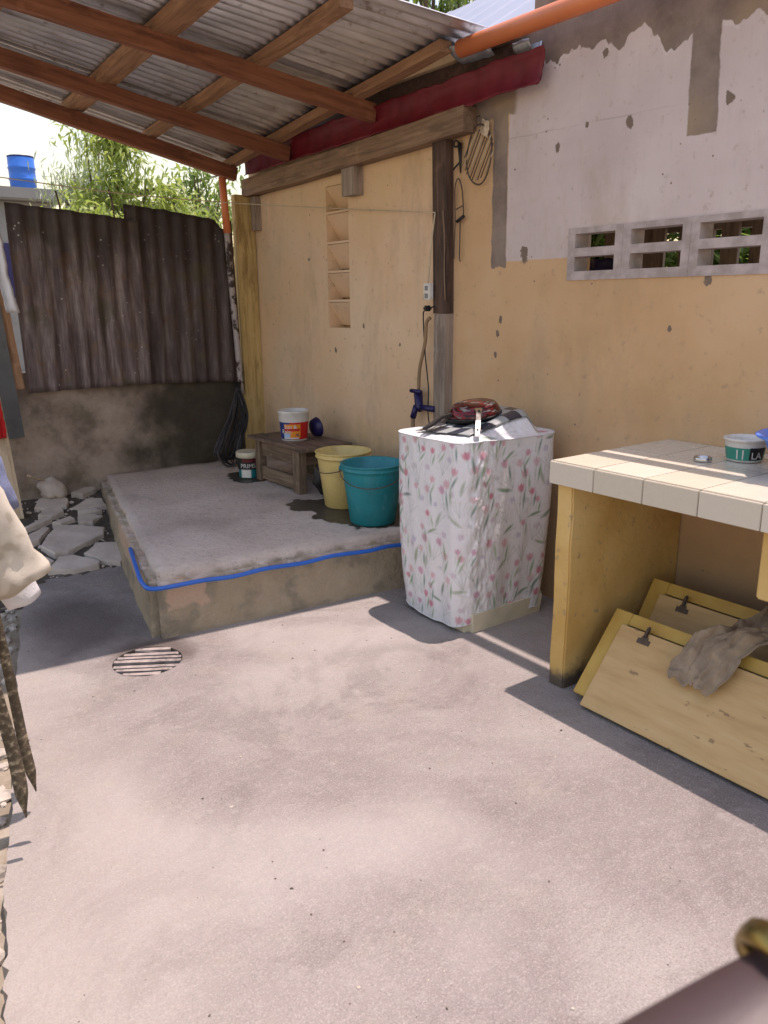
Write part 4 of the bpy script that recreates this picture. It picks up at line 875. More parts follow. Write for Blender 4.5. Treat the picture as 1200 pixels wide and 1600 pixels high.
# checked mat draped on top
def zt_w(x, y): return ztop(max(-0.289, min(0.289, x-WC[0])), max(-0.256, min(0.256, y-WC[1])))
q4 = [(2.195, 2.775), (2.275, 2.500), (2.655, 2.480), (2.665, 2.80)]
v = []; f = []; n = 22
for i in range(n+1):
    for j in range(n+1):
        a, b = i/n, j/n; X = (q4[0][0]*(1-a)+q4[1][0]*a)*(1-b)+(q4[3][0]*(1-a)+q4[2][0]*a)*b; Y = (q4[0][1]*(1-a)+q4[1][1]*a)*(1-b)+(q4[3][1]*(1-a)+q4[2][1]*a)*b
        v.append((X, Y, zt_w(X, Y)+0.013+0.003*mnoise.noise((X*20, Y*20, 7))))
for i in range(n):
    for j in range(n): a = i*(n+1)+j; f.append((a, a+1, a+n+2, a+n+1))
o = from_data('checked_mat', v, f, 'check', smooth=True); uvl = o.data.uv_layers.new(name='UVMap')
for lp in o.data.loops: i = lp.vertex_index; uvl.data[lp.index].uv = ((i//(n+1))/n, (i % (n+1))/n)
s = o.modifiers.new('s', 'SOLIDIFY'); s.thickness = 0.003; s.offset = 1; tag(o, 'black and silver checked plastic mat on the covered washer', 'mat')
# upturned frying pan with steel handle
t = thing('frying_pan', (2.455, 2.66, 0.955), 'upturned red and black frying pan with steel handle on the washer', 'frying pan')
PM = Matrix.Translation((2.455, 2.665, 0.946)) @ Matrix.Rotation(math.radians(-9), 4, 'Y')
o = lathe('pan_body', [(0.118, 0), (0.122, 0.002), (0.119, 0.014), (0.110, 0.034), (0.098, 0.048), (0.085, 0.053), (0.03, 0.055), (0, 0.055)], 'pan', t, mw=PM, seg=56)
lathe('rim', [(0.115, -0.004), (0.123, -0.003), (0.125, 0.002), (0.121, 0.005)], 'black', t, mw=PM, seg=56)
def strip_handle(name, pts, ws, th, mat, par):
    """flat bent bar following pts with half widths ws"""
    bm = bmesh.new(); pts = [Vector(p) for p in pts]; rings = []
    for i, p in enumerate(pts):
        d = (pts[min(i+1, len(pts)-1)]-pts[max(i-1, 0)]).normalized(); sd_ = d.cross(Vector((0, 0, 1))).normalized(); up_ = sd_.cross(d)
        rings.append([bm.verts.new(p+sd_*a*ws[i]+up_*b*th) for a, b in ((-1, 0), (1, 0), (0.8, 1), (-0.8, 1))])
    for A, B in zip(rings, rings[1:]):
        for j in range(4): bm.faces.new((A[j], A[(j+1) % 4], B[(j+1) % 4], B[j]))
    bm.faces.new(rings[0][::-1]); bm.faces.new(rings[-1]); return bm_obj(name, bm, mat, par, smooth=False)
hp = [(2.395, 2.575, 0.980), (2.365, 2.54, 0.972), (2.325, 2.50, 0.942), (2.29, 2.465, 0.906), (2.270, 2.445, 0.889)]
strip_handle('handle', hp, [0.022, 0.014, 0.012, 0.013, 0.011], 0.007, 'steel', t)
for p in (hp[1], hp[3]): lathe('rivet_hole', [(0.006, 0), (0.006, 0.003), (0, 0.003)], 'black', t, mw=Matrix.Translation((p[0], p[1], p[2]+0.006)) @ Matrix.Rotation(0.6, 4, Vector((1, -1, 0))), seg=12)
t = thing('saucepan', (2.45, 2.7, 0.93), 'dark flat pan with black handle under the upturned frying pan', 'pan')
lathe('pan_body', [(0.10, 0), (0.112, 0.003), (0.118, 0.022), (0.113, 0.022), (0.105, 0.006), (0, 0.005)], 'black', t, mw=Matrix.Translation((2.45, 2.69, 0.926)) @ Matrix.Rotation(math.radians(-11), 4, 'Y'))
strip_handle('handle', [(2.345, 2.70, 0.945), (2.29, 2.705, 0.935), (2.235, 2.70, 0.912), (2.18, 2.69, 0.896)], [0.010, 0.012, 0.013, 0.009], 0.012, 'black', t)
strip_handle('handle_shank', [(2.37, 2.70, 0.953), (2.34, 2.70, 0.949)], [0.010, 0.010], 0.006, 'steel', t)
o = strip_handle('table_knife', [(2.30, 2.74, 0.935), (2.24, 2.725, 0.912), (2.17, 2.705, 0.893)], [0.006, 0.008, 0.006], 0.003, 'steel', None); tag(o, 'steel blade lying beside the black pan handle on the washer', 'utensil')

# ================================================================== TAP, HOSE, CORDS ON THE WALL
t = thing('water_tap', (2.80, 3.455, 0.88), 'blue plastic tap and elbow on the wall behind the washer', 'tap')
tube('body', [(2.80, 3.515, 0.955), (2.80, 3.505, 0.87), (2.80, 3.485, 0.855)], [0.026, 0.024, 0.024], 'navy', t, 12)
tube('spout', [(2.80, 3.490, 0.865), (2.79, 3.360, 0.868)], 0.017, 'navy', t, 12); tube('outlet', [(2.80, 3.530, 0.87), (2.79, 3.550, 0.80)], 0.018, 'navy', t, 10); tube('valve_lever', [(2.78, 3.555, 0.955), (2.78, 3.465, 0.955)], 0.012, 'navy', t, 8)
tube('wall_pipe', [(2.79, 3.550, 0.80), (2.79, 3.555, 0.285)], 0.012, 'hosebrown', t, 10)
o = tube('brown_hose', spline([(2.80, 3.510, 0.95), (2.80, 3.500, 1.08), (2.80, 3.455, 1.22), (2.79, 3.430, 1.33), (2.79, 3.400, 1.36)], 8), 0.010, 'hosebrown', None, 10); tag(o, 'brown hose curving from the blue tap up to the board', 'hose')
o = tube('thin_cord', spline([(2.785, 3.36, 1.42), (2.79, 3.44, 1.40), (2.80, 3.47, 1.36), (2.80, 3.45, 1.15), (2.79, 3.41, 0.98), (2.77, 3.38, 0.80), (2.72, 3.2, 0.6)], 8), 0.0035, 'black', None, 6); tag(o, 'thin black power cord looping down from the socket to the washer', 'cord')
t = thing('wall_socket', (2.78, 3.395, 1.50), 'small white power socket hanging on the dark board', 'socket')
box('socket_box', (2.762, 3.370, 1.455), (2.790, 3.425, 1.54), 'white', t, 0.004); box('plug', (2.745, 3.372, 1.395), (2.785, 3.41, 1.425), 'black', t, 0.008)
for zz in (1.475, 1.515): box('outlet_face', (2.760, 3.385, zz-0.012), (2.763, 3.41, zz+0.012), 'far', t, 0)
o = tube('clothes_line', spline([(0.2, 5.35, 2.24), (1.12, 5.38, 2.18), (1.8, 5.39, 2.14), (2.50, 5.30, 2.115), (2.80, 4.3, 2.00), (2.785, 3.355, 1.893)], 8), 0.0032, 'line', None, 6); tag(o, 'thin cord strung from the far left across to the dark board', 'line')
o = tube('pale_cord', spline([(2.783, 3.355, 1.893), (2.778, 3.375, 1.75), (2.776, 3.39, 1.62), (2.775, 3.40, 1.54)], 6), 0.0042, 'line', None, 6); tag(o, 'pale cord hanging down the dark board to the white socket', 'cord')
o = tube('twisted_cord', spline([(2.79, 3.30, 1.90), (2.79, 3.285, 1.75), (2.795, 3.29, 1.6), (2.795, 3.28, 1.45)], 6), 0.004, 'cord', None, 6); tag(o, 'brown twisted cord on the right edge of the dark board', 'cord')
# round wire grill hung on the wall
t = thing('wire_grill', (2.83, 3.07, 2.14), 'oval wire grill rack hanging on the wall below the red fascia', 'wire rack')
oc = Vector((2.826, 3.075, 2.135)); ring = [oc+Vector((0.004*math.sin(3*a), 0.088*math.cos(a), 0.135*math.sin(a))) for a in [2*math.pi*i/40 for i in range(41)]]
tube('frame_ring', ring, 0.0042, 'wire', t, 6)
for i in range(11):
    s_ = -0.9+1.8*i/10; d = Vector((0, -0.5, 0.86)); nn = Vector((0, 0.86, 0.5)); c = oc+nn*s_*0.098
    hl = 0.12*math.sqrt(max(0.02, 1-s_*s_)); tube('grill_wire', [c-d*hl+Vector((-.003, 0, 0)), c+d*hl+Vector((-.003, 0, 0))], 0.0026, 'line' if i % 3 == 0 else 'wire', t, 5)
tube('hook', [oc+Vector((0, 0.02, 0.135)), (2.832, 3.10, 2.31), (2.849, 3.10, 2.315)], 0.003, 'wire', t, 5)
o = cloth('leaf_scrap', lambda u, v: Vector((2.815+0.02*u*v, 3.0+0.06*u, 2.20+0.07*v+0.03*u)), 'creampost', amp=0.012, fr=20, nu=8, nv=8); tag(o, 'pale dry scrap stuck behind the wire grill', 'scrap')
t = thing('garden_shears', (2.83, 3.215, 2.14), 'old black shears hung on the wall left of the grill', 'shears')
tube('blade', [(2.83, 3.222, 2.21), (2.83, 3.212, 2.07)], [0.012, 0.004], 'black', t, 8); tube('handle', spline([(2.83, 3.222, 2.21), (2.825, 3.25, 2.225), (2.825, 3.26, 2.20), (2.826, 3.225, 2.195)], 5), 0.005, 'black', t, 6); tube('handle', spline([(2.83, 3.22, 2.12), (2.825, 3.25, 2.10), (2.826, 3.262, 2.09)], 5), 0.005, 'black', t, 6)
t = thing('wire_tongs', (2.83, 3.22, 1.85), 'long bent wire tongs hanging beside the dark board', 'tongs')
tube('wire_loop', spline([(2.83, 3.255, 1.66), (2.83, 3.25, 1.85), (2.83, 3.255, 2.00), (2.828, 3.225, 2.045), (2.828, 3.195, 1.98), (2.83, 3.185, 1.86)], 6), 0.0035, 'wire', t, 6); tube('arm', [(2.83, 3.21, 1.84), (2.83, 3.212, 1.66), (2.825, 3.20, 1.645)], 0.0035, 'wire', t, 6)
tube('clamp', [(2.826, 3.23, 1.84), (2.826, 3.18, 1.862)], 0.009, 'black', t, 8); tube('cross_wire', [(2.828, 3.24, 1.90), (2.828, 3.185, 1.915)], 0.003, 'wire', t, 6)

# ================================================================== TILED BENCH
BY0, BY1, BX0 = 0.35, 1.915, 2.135
t = thing('tiled_bench', (2.5, 1.2, 0), 'tiled concrete work bench with yellow sides against the wall', 'bench')
bm = bmesh.new(); add_box(bm, (2.165, BY1-0.095, -0.005), (WX-0.001, BY1-0.02, 0.80)); bmesh.ops.bevel(bm, geom=bm.edges[:], offset=0.006, segments=2, affect='EDGES')
bmesh.ops.subdivide_edges(bm, edges=bm.edges[:], cuts=6, use_grid_fill=True)
for v_ in bm.verts: v_.co += Vector((mnoise.noise(v_.co*9)*0.006, mnoise.noise(v_.co*9+Vector((5, 0, 0)))*0.005, 0))
bm_obj('side_panel', bm, 'bench', t)
box('slab', (BX0+0.012, BY0, 0.802), (WX-0.001, BY1-0.006, 0.878), 'grout', t, 0)
box('far_side_panel', (2.19, BY0+0.02, -0.005), (WX-0.001, BY0+0.095, 0.80), 'bench', t, 0.006)
box('drop_box', (2.20, 0.75, 0.575), (2.40, 1.135, 0.801), 'bench', t, 0.006)
ys = [BY1-0.003-0.2*i for i in range(9)]
def tile(name, lo, hi): return box(name, lo, hi, 'tile', t, 0.0018)
for a, b in zip(ys, ys[1:]):
    b = max(b, BY0)
    if a-b < 0.02: continue
    tile('front_tile', (BX0, b+0.0015, 0.803), (BX0+0.011, a-0.0015, 0.884))
    for xa, xb in ((BX0+0.0125, 2.335), (2.335, 2.535), (2.535, 2.735), (2.735, WX-0.002)): tile('top_tile', (xa+0.0012, b+0.0012, 0.879), (xb-0.0012, a-0.0012, 0.887+random.uniform(0, 0.0008)))
for xa, xb in ((BX0+0.0125, 2.335), (2.335, 2.535), (2.535, 2.735), (2.735, WX-0.002)): tile('end_tile', (xa+0.001, BY1-0.0025, 0.803), (xb-0.001, BY1+0.006, 0.884))
# loose cabinet doors leaning under the bench
def leaning_door(bot, ang, y0, y1, L, lab, frame, hinge_y):
    """panel whose lower edge lies at bot (x,z), rising toward +x by ang"""
    tt = thing('cabinet_door', (bot[0], (y0+y1)/2, bot[1]), lab, 'cabinet door', 'loose cabinet doors under the bench')
    d = Vector((math.cos(ang), 0, math.sin(ang))); nrm = Vector((-d.z, 0, d.x))
    mw = Matrix(((d.x, 0, nrm.x, bot[0]), (0, 1, 0, 0), (d.z, 0, nrm.z, bot[1]), (0, 0, 0, 1)))
    # frame battens behind, panel in front
    pm = lambda n_, lo, hi, m_: box(n_, lo, hi, m_, tt, 0.002, mw)
    pm('panel', (0.0, y0, 0.0), (L-0.02, y1-0.062, 0.009), 'ply'); pm('panel_ply', (0.006, y0, -0.0065), (L-0.022, y1-0.065, -0.0004), 'stool')
    pm('stile', (0.035, y1-0.075, -0.026), (L+0.035, y1, -0.007), frame); pm('rail', (L-0.012, y0, -0.026), (L+0.035, y1-0.076, -0.007), frame); pm('rail', (0.035, y0, -0.026), (0.09, y1-0.076, -0.007), frame)
    for hy in hinge_y:
        pl = box('hinge_plate', (L-0.066, hy-0.026, 0.0092), (L-0.046, hy+0.026, 0.0115), 'wire', tt, 0.001, mw)
        h1 = lathe('hinge_cup', [(0.014, 0), (0.014, 0.003), (0.011, 0.004), (0.008, 0.003), (0, 0.003)], 'wire', pl, mw=mw @ Matrix.Translation((L-0.045, hy, 0.0095)), seg=20)
        bm = bmesh.new(); add_box(bm, (L-0.04, hy-0.008, 0.011), (L+0.004, hy+0.008, 0.019)); bmesh.ops.bevel(bm, geom=bm.edges[:], offset=0.004, segments=2, affect='EDGES'); bm_obj('hinge_arm', bm, 'wire', pl, mw)
    return tt
leaning_door((2.105, 0.012), math.radians(50), 0.62, 1.745, 0.36, 'front cabinet door, flat plywood panel lying lowest under the bench', 'doorframe', (1.57,))
leaning_door((2.40, 0.012), math.radians(58), 0.60, 1.775, 0.385, 'rear cabinet door leaning behind the front one under the bench', 'doorframe', (1.60,))
# rag draped over the doors
def ragP(u, v):
    # u runs down the front, v along y
    path = spline([(2.72, 1.12, 0.33), (2.67, 1.14, 0.395), (2.61, 1.17, 0.405), (2.54, 1.21, 0.375), (2.46, 1.245, 0.35), (2.39, 1.28, 0.358), (2.32, 1.305, 0.322), (2.25, 1.32, 0.250), (2.205, 1.33, 0.195)], 6)
    i = u*(len(path)-1); a = int(min(i, len(path)-2)); p = path[a].lerp(path[a+1], i-a)
    wdt = 0.22*(1-u)**1.3+0.14+0.025*math.sin(u*9)
    return p+Vector((0.012*math.sin(v*9+u*3), (v-0.5)*wdt-0.04*(1-u), 0.012+0.010*math.sin(v*12+u*4)+0.012*abs(math.sin(v*15+u*6))-0.006-0.03*(abs(v-0.5)*2)**2*(1-u)))
o = cloth('rag', ragP, 'rag', nu=70, nv=70, amp=0.015, fr=17, th=0.003, seed=2); tag(o, 'crumpled grey-brown rag draped over the cabinet doors', 'rag')
o = lathe('purple_basin', [(0.10, 0), (0.15, 0.01), (0.17, 0.09), (0.178, 0.095), (0.16, 0.09), (0.14, 0.015), (0, 0.012)], 'purple', None, mw=Matrix.Translation((2.62, 1.03, 0.30)) @ Matrix.Rotation(math.radians(-40), 4, 'Y')); tag(o, 'dark purple plastic dish behind the rag under the bench', 'dish')
# things on the bench
o = lathe('jar_lid', [(0.030, 0), (0.031, 0.002), (0.031, 0.014), (0.029, 0.016), (0.027, 0.014), (0.026, 0.004), (0, 0.003)], 'steel', None, (2.535, 1.555, 0.889)); tag(o, 'small round metal jar ring lying on the bench', 'jar lid')
TC = (2.665, 1.475); t = thing('plastic_tub', (*TC, 0.889), 'white plastic tub with a green label on the bench', 'tub')
lathe('body', [(0.056, 0), (0.06, 0.003), (0.068, 0.062), (0.069, 0.072), (0.075, 0.075), (0.075, 0.082), (0.07, 0.083), (0.066, 0.07), (0.056, 0.006), (0, 0.006)], 'white', t, (*TC, 0.889))
M['labelgreen'] = simple('label_green', (0.02, 0.27, 0.20), 0.4, var=0.3, bump=0)
va = math.atan2(-TC[1], -TC[0])
def tub_patch(n_, m_, z0, z1, a0, a1, off):
    rr = lambda zz: 0.060+(zz-0.003)/0.059*0.008+off; v = []; 
    for i in range(15):
        a = a0+(a1-a0)*i/14
        for zz in (z0, z1): v.append((TC[0]+math.cos(a)*rr(zz), TC[1]+math.sin(a)*rr(zz), 0.889+zz))
    return from_data(n_, v, [(2*i, 2*i+2, 2*i+3, 2*i+1) for i in range(14)], m_, t, smooth=True)
tub_patch('label', 'labelgreen', 0.008, 0.052, va-1.5, va+1.5, 0.0006); lb = tub_patch('label_box', 'black', 0.010, 0.054, va+0.25, va+1.2, 0.0012); tub_patch('label_line', 'white', 0.012, 0.046, va-0.42, va-0.34, 0.0012); tub_patch('label_line', 'white', 0.012, 0.046, va-0.12, va-0.05, 0.0012)
can_text('LA', 0.034, 'white', lb, TC, 0.0665, 0.904, va+0.62)
o = lathe('blue_basin', [(0.10, 0), (0.105, 0.004), (0.15, 0.115), (0.175, 0.125), (0.18, 0.132), (0.172, 0.136), (0.146, 0.125), (0.10, 0.008), (0, 0.008)], 'bluebasin', None, (2.57, 1.19, 0.889), 56); tag(o, 'blue plastic basin on the bench at the right edge', 'basin')

# ================================================================== BEHIND THE VENTS
t = thing('slat_fence', (3.75, 1.6, 0), 'grey wooden slat fence seen through the vent blocks', 'fence')
yy = 1.7
while yy < 2.86:
    wd = random.uniform(0.07, 0.1); beam('slat', (3.75, yy, 0.2), (3.75+random.uniform(-.02, .02), yy+random.uniform(-0.03, 0.03), 2.05), wd, 0.02, 'slat', t, up=(1, 0, 0)); yy += wd+random.choice([0.025, 0.05, 0.09, 0.03])
for zz in (0.5, 1.78): beam('rail', (3.785, 1.66, zz), (3.785, 2.98, zz), 0.03, 0.05, 'slat', t)
for yy in (1.62, 2.95): beam('fence_post', (3.80, yy, -0.08), (3.80, yy, 2.1), 0.08, 0.08, 'slat', t, up=(0, 1, 0))
t = thing('shade_roof', (3.5, 1.5, 2.2), 'unseen roof added behind the vented wall to darken the vents', 'roof')
corr_sheet('corrugated_sheet', 3.03, 4.15, 0.2, 3.0, lambda a, b: 2.42-0.16*(a-3.0), 'rust', t, nx=6)  # added roof, out of view, blocks the sun behind the vents
beam('shade_beam', (4.08, 0.2, 2.16), (4.08, 2.98, 2.16), 0.06, 0.07, 'darkwood', t)
for yy in (0.3, 2.95): beam('shade_post', (4.08, yy, -0.08), (4.08, yy, 2.16), 0.06, 0.06, 'darkwood', t, up=(0, 1, 0))
o = cloth('navy_shirt', lambda u, v: Vector((3.45+0.03*math.sin(v*9), 2.70+0.24*v, 1.655-0.45*u)), 'navy', amp=0.03); tag(o, 'navy shirt hanging behind the leftmost vent block', 'shirt')

# ================================================================== VEGETATION
def leaves(name, centers, n, size, spread, mat, parent, asp=0.35, droop=0.4, seed=0):
    r = np.random.default_rng(seed); V = []; F = []
    C = np.array(centers)
    pick = r.integers(0, len(C), n); pos = C[pick, :3]+r.normal(size=(n, 3))*(C[pick, 3][:, None])*spread
    az = r.uniform(0, 2*np.pi, n); el = r.normal(-droop, 0.5, n); L = size*r.uniform(0.6, 1.35, n)
    for i in range(n):
        d = np.array([math.cos(az[i])*math.cos(el[i]), math.sin(az[i])*math.cos(el[i]), math.sin(el[i])]); s = np.array([-math.sin(az[i]), math.cos(az[i]), r.normal(0, 0.35)]); s /= np.linalg.norm(s)
        p = pos[i]; w_ = L[i]*asp*0.5; b = len(V)
        dn = np.array([0, 0, -L[i]*0.16])
        V += [p, p+d*L[i]*0.4+s*w_, p+d*L[i]*0.4-s*w_, p+d*L[i]+dn]; F += [(b, b+1, b+2), (b+1, b+3, b+2)]
    return from_data(name, V, F, mat, parent)
def tree(name, base, clumps, n, size, mat, label, cat, asp=0.35, droop=0.4, tr=0.06, seed=0, group=None):
    tt = thing(name, base, label, cat, group); bm = bmesh.new(); B = Vector(base)
    top = max(c[2] for c in clumps); cx = sum(c[0] for c in clumps)/len(clumps); cy = sum(c[1] for c in clumps)/len(clumps); fork = Vector((B.x*0.6+cx*0.4, B.y*0.6+cy*0.4, B.z+(top-B.z)*0.45))
    tube_bm(bm, spline([B, B.lerp(fork, 0.5)+Vector((0.05, 0.03, 0)), fork], 4), [tr*(1-0.05*i) for i in range(9)], 8)
    for c in clumps:
        e = Vector(c[:3]); m = fork.lerp(e, 0.5)+Vector((random.uniform(-.1, .1), random.uniform(-.1, .1), 0.1)); P = spline([fork, m, e], 4); tube_bm(bm, P, [tr*0.5*(1-0.095*i) for i in range(9)], 5)
    bm_obj('trunk', bm, 'bark', tt, smooth=True); o = leaves('crown', clumps, n, size, 0.5, mat, tt, asp, droop, seed); o['kind'] = 'stuff'; return tt
def clump(cx, cy, cz, rx, ry, rz, n, s, seed):
    r = np.random.default_rng(seed); out = []
    while len(out) < n:
        q = r.uniform(-1, 1, 3)
        if np.linalg.norm(q) < 1: out.append((cx+q[0]*rx, cy+q[1]*ry, cz+q[2]*rz, s*r.uniform(0.6, 1.3)))
    return out
tree('bamboo_clump', (2.85, 8.6, -0.07), clump(2.85, 8.6, 2.75, 0.34, 0.4, 0.62, 16, 0.22, 1), 3600, 0.10, 'leaf_yel', 'yellow-green leafy clump behind the left fence sheet', 'tree', 0.3, 0.6, 0.05, 1, 'trees beyond the fence')
tree('shrub_tree', (3.55, 8.2, -0.07), clump(3.45, 8.2, 2.32, 0.42, 0.4, 0.33, 12, 0.2, 2), 2200, 0.085, 'leaf_yel', 'bright shrubby tree behind the right fence sheet', 'tree', 0.35, 0.4, 0.05, 2, 'trees beyond the fence')
tree('grey_tree', (4.0, 13.5, -0.07), clump(4.0, 13.5, 3.5, 0.5, 0.5, 0.55, 12, 0.34, 3), 1300, 0.16, 'leaf_blue', 'hazy grey-green drooping tree beside the blue barrel', 'tree', 0.16, 0.9, 0.08, 3, 'trees beyond the fence')
tree('low_bush', (2.2, 7.2, -0.07), clump(2.2, 7.2, 2.08, 0.3, 0.3, 0.14, 8, 0.14, 4), 700, 0.075, 'leaf_yel', 'low bright bush just above the left fence sheet', 'bush', 0.4, 0.3, 0.03, 4, 'trees beyond the fence')
tree('dense_tree', (4.8, 10.5, -0.07), clump(4.8, 10.5, 2.75, 0.5, 0.5, 0.5, 14, 0.28, 5), 2000, 0.10, 'leaf_mid', 'darker green tree behind the orange corner pipe', 'tree', 0.35, 0.5, 0.07, 5, 'trees beyond the fence')
tree('overhanging_tree', (7.6, 9.0, -0.07), clump(6.6, 8.0, 5.35, 1.2, 0.5, 0.4, 14, 0.25, 6)+[(5.9, 8, 4.85, .12), (6.1, 8, 4.6, .12), (6.2, 8, 4.45, .1), (6.45, 8.1, 4.95, .14), (6.75, 8, 4.75, .12), (7.0, 8, 4.95, .14), (5.5, 8.0, 4.75, .1), (7.3, 8, 5.1, .12)], 1500, 0.11, 'leaf_mid', 'tree with leafy branches hanging above the house roof', 'tree', 0.45, 0.9, 0.12, 6)
tree('vent_bush', (4.55, 3.6, -0.07), clump(4.5, 3.65, 1.8, 0.3, 0.45, 0.45, 14, 0.24, 8), 1600, 0.13, 'leaf_mid', 'green bush seen through the leftmost vent block', 'bush', 0.4, 0.3, 0.04, 8)
tree('fence_bush', (4.9, 2.8, -0.07), clump(4.9, 2.8, 1.6, 0.3, 0.6, 0.6, 14, 0.26, 9), 1300, 0.13, 'leaf_mid', 'green bush behind the slat fence beyond the vents', 'bush', 0.4, 0.3, 0.04, 9)

# ================================================================== FAR BUILDINGS AND BARREL
t = thing('far_house', (4.6, 21.5, 0), 'low flat-roofed concrete house far beyond the fence', 'house')
box('wall', (3.2, 20.2, -0.1), (5.3, 24, 3.72), 'far', t, 0.02); box('roof_slab', (3.0, 19.9, 3.72), (5.5, 24.2, 3.98), 'far', t, 0.03)
for xx in (4.0, 5.2): box('window', (xx, 20.17, 1.6), (xx+0.7, 20.21, 2.8), 'navy', t, 0.005)
t = thing('blue_barrel', (4.75, 20.5, 3.98), 'blue plastic drum standing on the far flat roof', 'barrel')
lathe('body', [(0.27, 0), (0.285, 0.02), (0.285, 0.20), (0.30, 0.22), (0.30, 0.24), (0.285, 0.26), (0.285, 0.44), (0.30, 0.46), (0.30, 0.48), (0.285, 0.50), (0.285, 0.68), (0.27, 0.71), (0.25, 0.70), (0, 0.70)], 'bluebarrel', t, (4.75, 20.5, 3.98), 32)
lathe('rim', [(0.272, 0.695), (0.288, 0.70), (0.288, 0.725), (0.272, 0.725)], 'navy', t, (4.75, 20.5, 3.98), 32)
t = thing('far_shed', (4.4, 12.5, 0), 'brown shed behind the trees beyond the fence', 'shed')
box('wall', (3.75, 12, -0.1), (5.6, 14, 2.9), 'brownwall', t, 0.01); roof_plane('roof_sheet', 11.9, 14.1, 3.6, 2.85, 5.7, 3.35, 'rust', t)

# ================================================================== LAUNDRY AT THE LEFT EDGE
t = thing('drying_rail', (0.1, 2.4, 0), 'wooden drying rail holding clothes at the left edge', 'rail')
beam('rail', (0.06, 1.55, 1.12), (0.17, 3.3, 1.12), 0.04, 0.04, 'greywood', t)
for p in ((0.055, 1.55), (0.17, 3.28)): beam('rail_post', (p[0], p[1], -0.08), (p[0], p[1], 1.12), 0.05, 0.05, 'greywood', t, up=(0, 1, 0))
def sleeve(name, pts, wid, dep, mat, parent, seed, mouth=True):
    """flattened hanging sleeve"""
    pts = spline(pts, 5); v = []; f = []; n = 24
    for i, p in enumerate(pts):
        u = i/(len(pts)-1); d = (pts[min(i+1, len(pts)-1)]-pts[max(i-1, 0)]).normalized(); sx = d.cross(Vector((0, 1, 0))).normalized(); sy = d.cross(sx)
        ww = wid[0]+(wid[1]-wid[0])*u; dd = dep[0]+(dep[1]-dep[0])*u
        for j in range(n):
            a = 2*math.pi*j/n; q = p+sx*math.cos(a)*ww+sy*math.sin(a)*dd; g = q*16+Vector((seed, 0, 0)); q += Vector((mnoise.noise(g), mnoise.noise(g+Vector((5, 5, 5))), mnoise.noise(g+Vector((9, 1, 3)))))*0.012; v.append(q)
    for i in range(len(pts)-1):
        for j in range(n): f.append((i*n+j, i*n+(j+1) % n, (i+1)*n+(j+1) % n, (i+1)*n+j))
    o = from_data(name, v, f, mat, parent, smooth=True); s = o.modifiers.new('s', 'SOLIDIFY'); s.thickness = 0.003; return o
def drape(name, y0, y1, zlow, mat, parent, seed, xo=0.0):
    """cloth folded over the rail"""
    def P(u, v):
        yy = y0+(y1-y0)*v; xr = 0.06+(yy-1.55)*0.0629
        s = (u-0.5)*2; drop = abs(s)*(1.165-zlow); off = 0.035*math.copysign(min(1, abs(s)*6), s)
        return Vector((xr+off+xo+0.02*math.sin(v*11+s*2)*abs(s), yy, 1.166-max(0, drop-0.02)))
    return cloth(name, P, mat, parent, 30, 24, 0.014, 8, 0.003, seed)
t = thing('blue_shirt', (0.15, 2.55, 1.1), 'faded blue garment sleeve hanging highest at the left edge', 'garment')
drape('body', 2.42, 2.86, 0.72, 'denim', t, 2); sleeve('sleeve', [(0.20, 2.47, 1.16), (0.32, 2.44, 1.08), (0.375, 2.43, 0.985), (0.405, 2.43, 0.875)], (0.06, 0.042), (0.03, 0.026), 'denim', t, 1)
t = thing('camouflage_shirt', (0.12, 2.2, 1.1), 'sand camouflage garment with wide cuff hanging at the left edge', 'garment')
drape('body', 1.98, 2.38, 0.55, 'camo', t, 6); sleeve('sleeve', [(0.17, 2.2, 1.15), (0.30, 2.21, 0.98), (0.345, 2.22, 0.84), (0.395, 2.22, 0.705)], (0.06, 0.078), (0.035, 0.026), 'camo', t, 4)
t = thing('white_shirt', (0.13, 2.36, 1.1), 'white garment cuff showing below the camouflage sleeve', 'garment')
drape('body', 2.28, 2.46, 0.6, 'whitecloth', t, 9); sleeve('sleeve', [(0.20, 2.33, 1.05), (0.31, 2.33, 0.85), (0.37, 2.33, 0.72), (0.405, 2.33, 0.625)], (0.055, 0.05), (0.03, 0.03), 'whitecloth', t, 7)
def strap(pts, w0, w1, seed, label):
    P = spline(pts, 8); v = []; f = []
    for i, p in enumerate(P):
        u = i/(len(P)-1); ww = (w0+(w1-w0)*u)*(1 if u < 0.93 else max(0.08, (1-u)/0.07)); a = 0.25*math.sin(u*7+seed)
        sd_ = Vector((math.cos(a), math.sin(a), 0)); v += [p-sd_*ww, p+sd_*ww]
    f = [(2*i, 2*i+1, 2*i+3, 2*i+2) for i in range(len(P)-1)]
    o = from_data('hanging_strap', v, f, 'strap', smooth=True); s = o.modifiers.new('s', 'SOLIDIFY'); s.thickness = 0.003; tag(o, label, 'strap', 'straps hanging from the camouflage garment'); return o
strap([(0.10, 2.06, 1.17), (0.20, 2.06, 1.12), (0.235, 2.05, 0.85), (0.252, 2.05, 0.6), (0.268, 2.05, 0.45), (0.283, 2.05, 0.30), (0.288, 2.04, 0.125)], 0.011, 0.018, 0.3, 'longest dark mottled strap hanging at the left edge')
strap([(0.11, 2.12, 1.17), (0.22, 2.12, 1.12), (0.280, 2.11, 0.85), (0.300, 2.11, 0.62), (0.312, 2.11, 0.42), (0.318, 2.11, 0.30), (0.330, 2.10, 0.155)], 0.009, 0.015, 1.4, 'shorter dark mottled strap hanging right of the longest one')

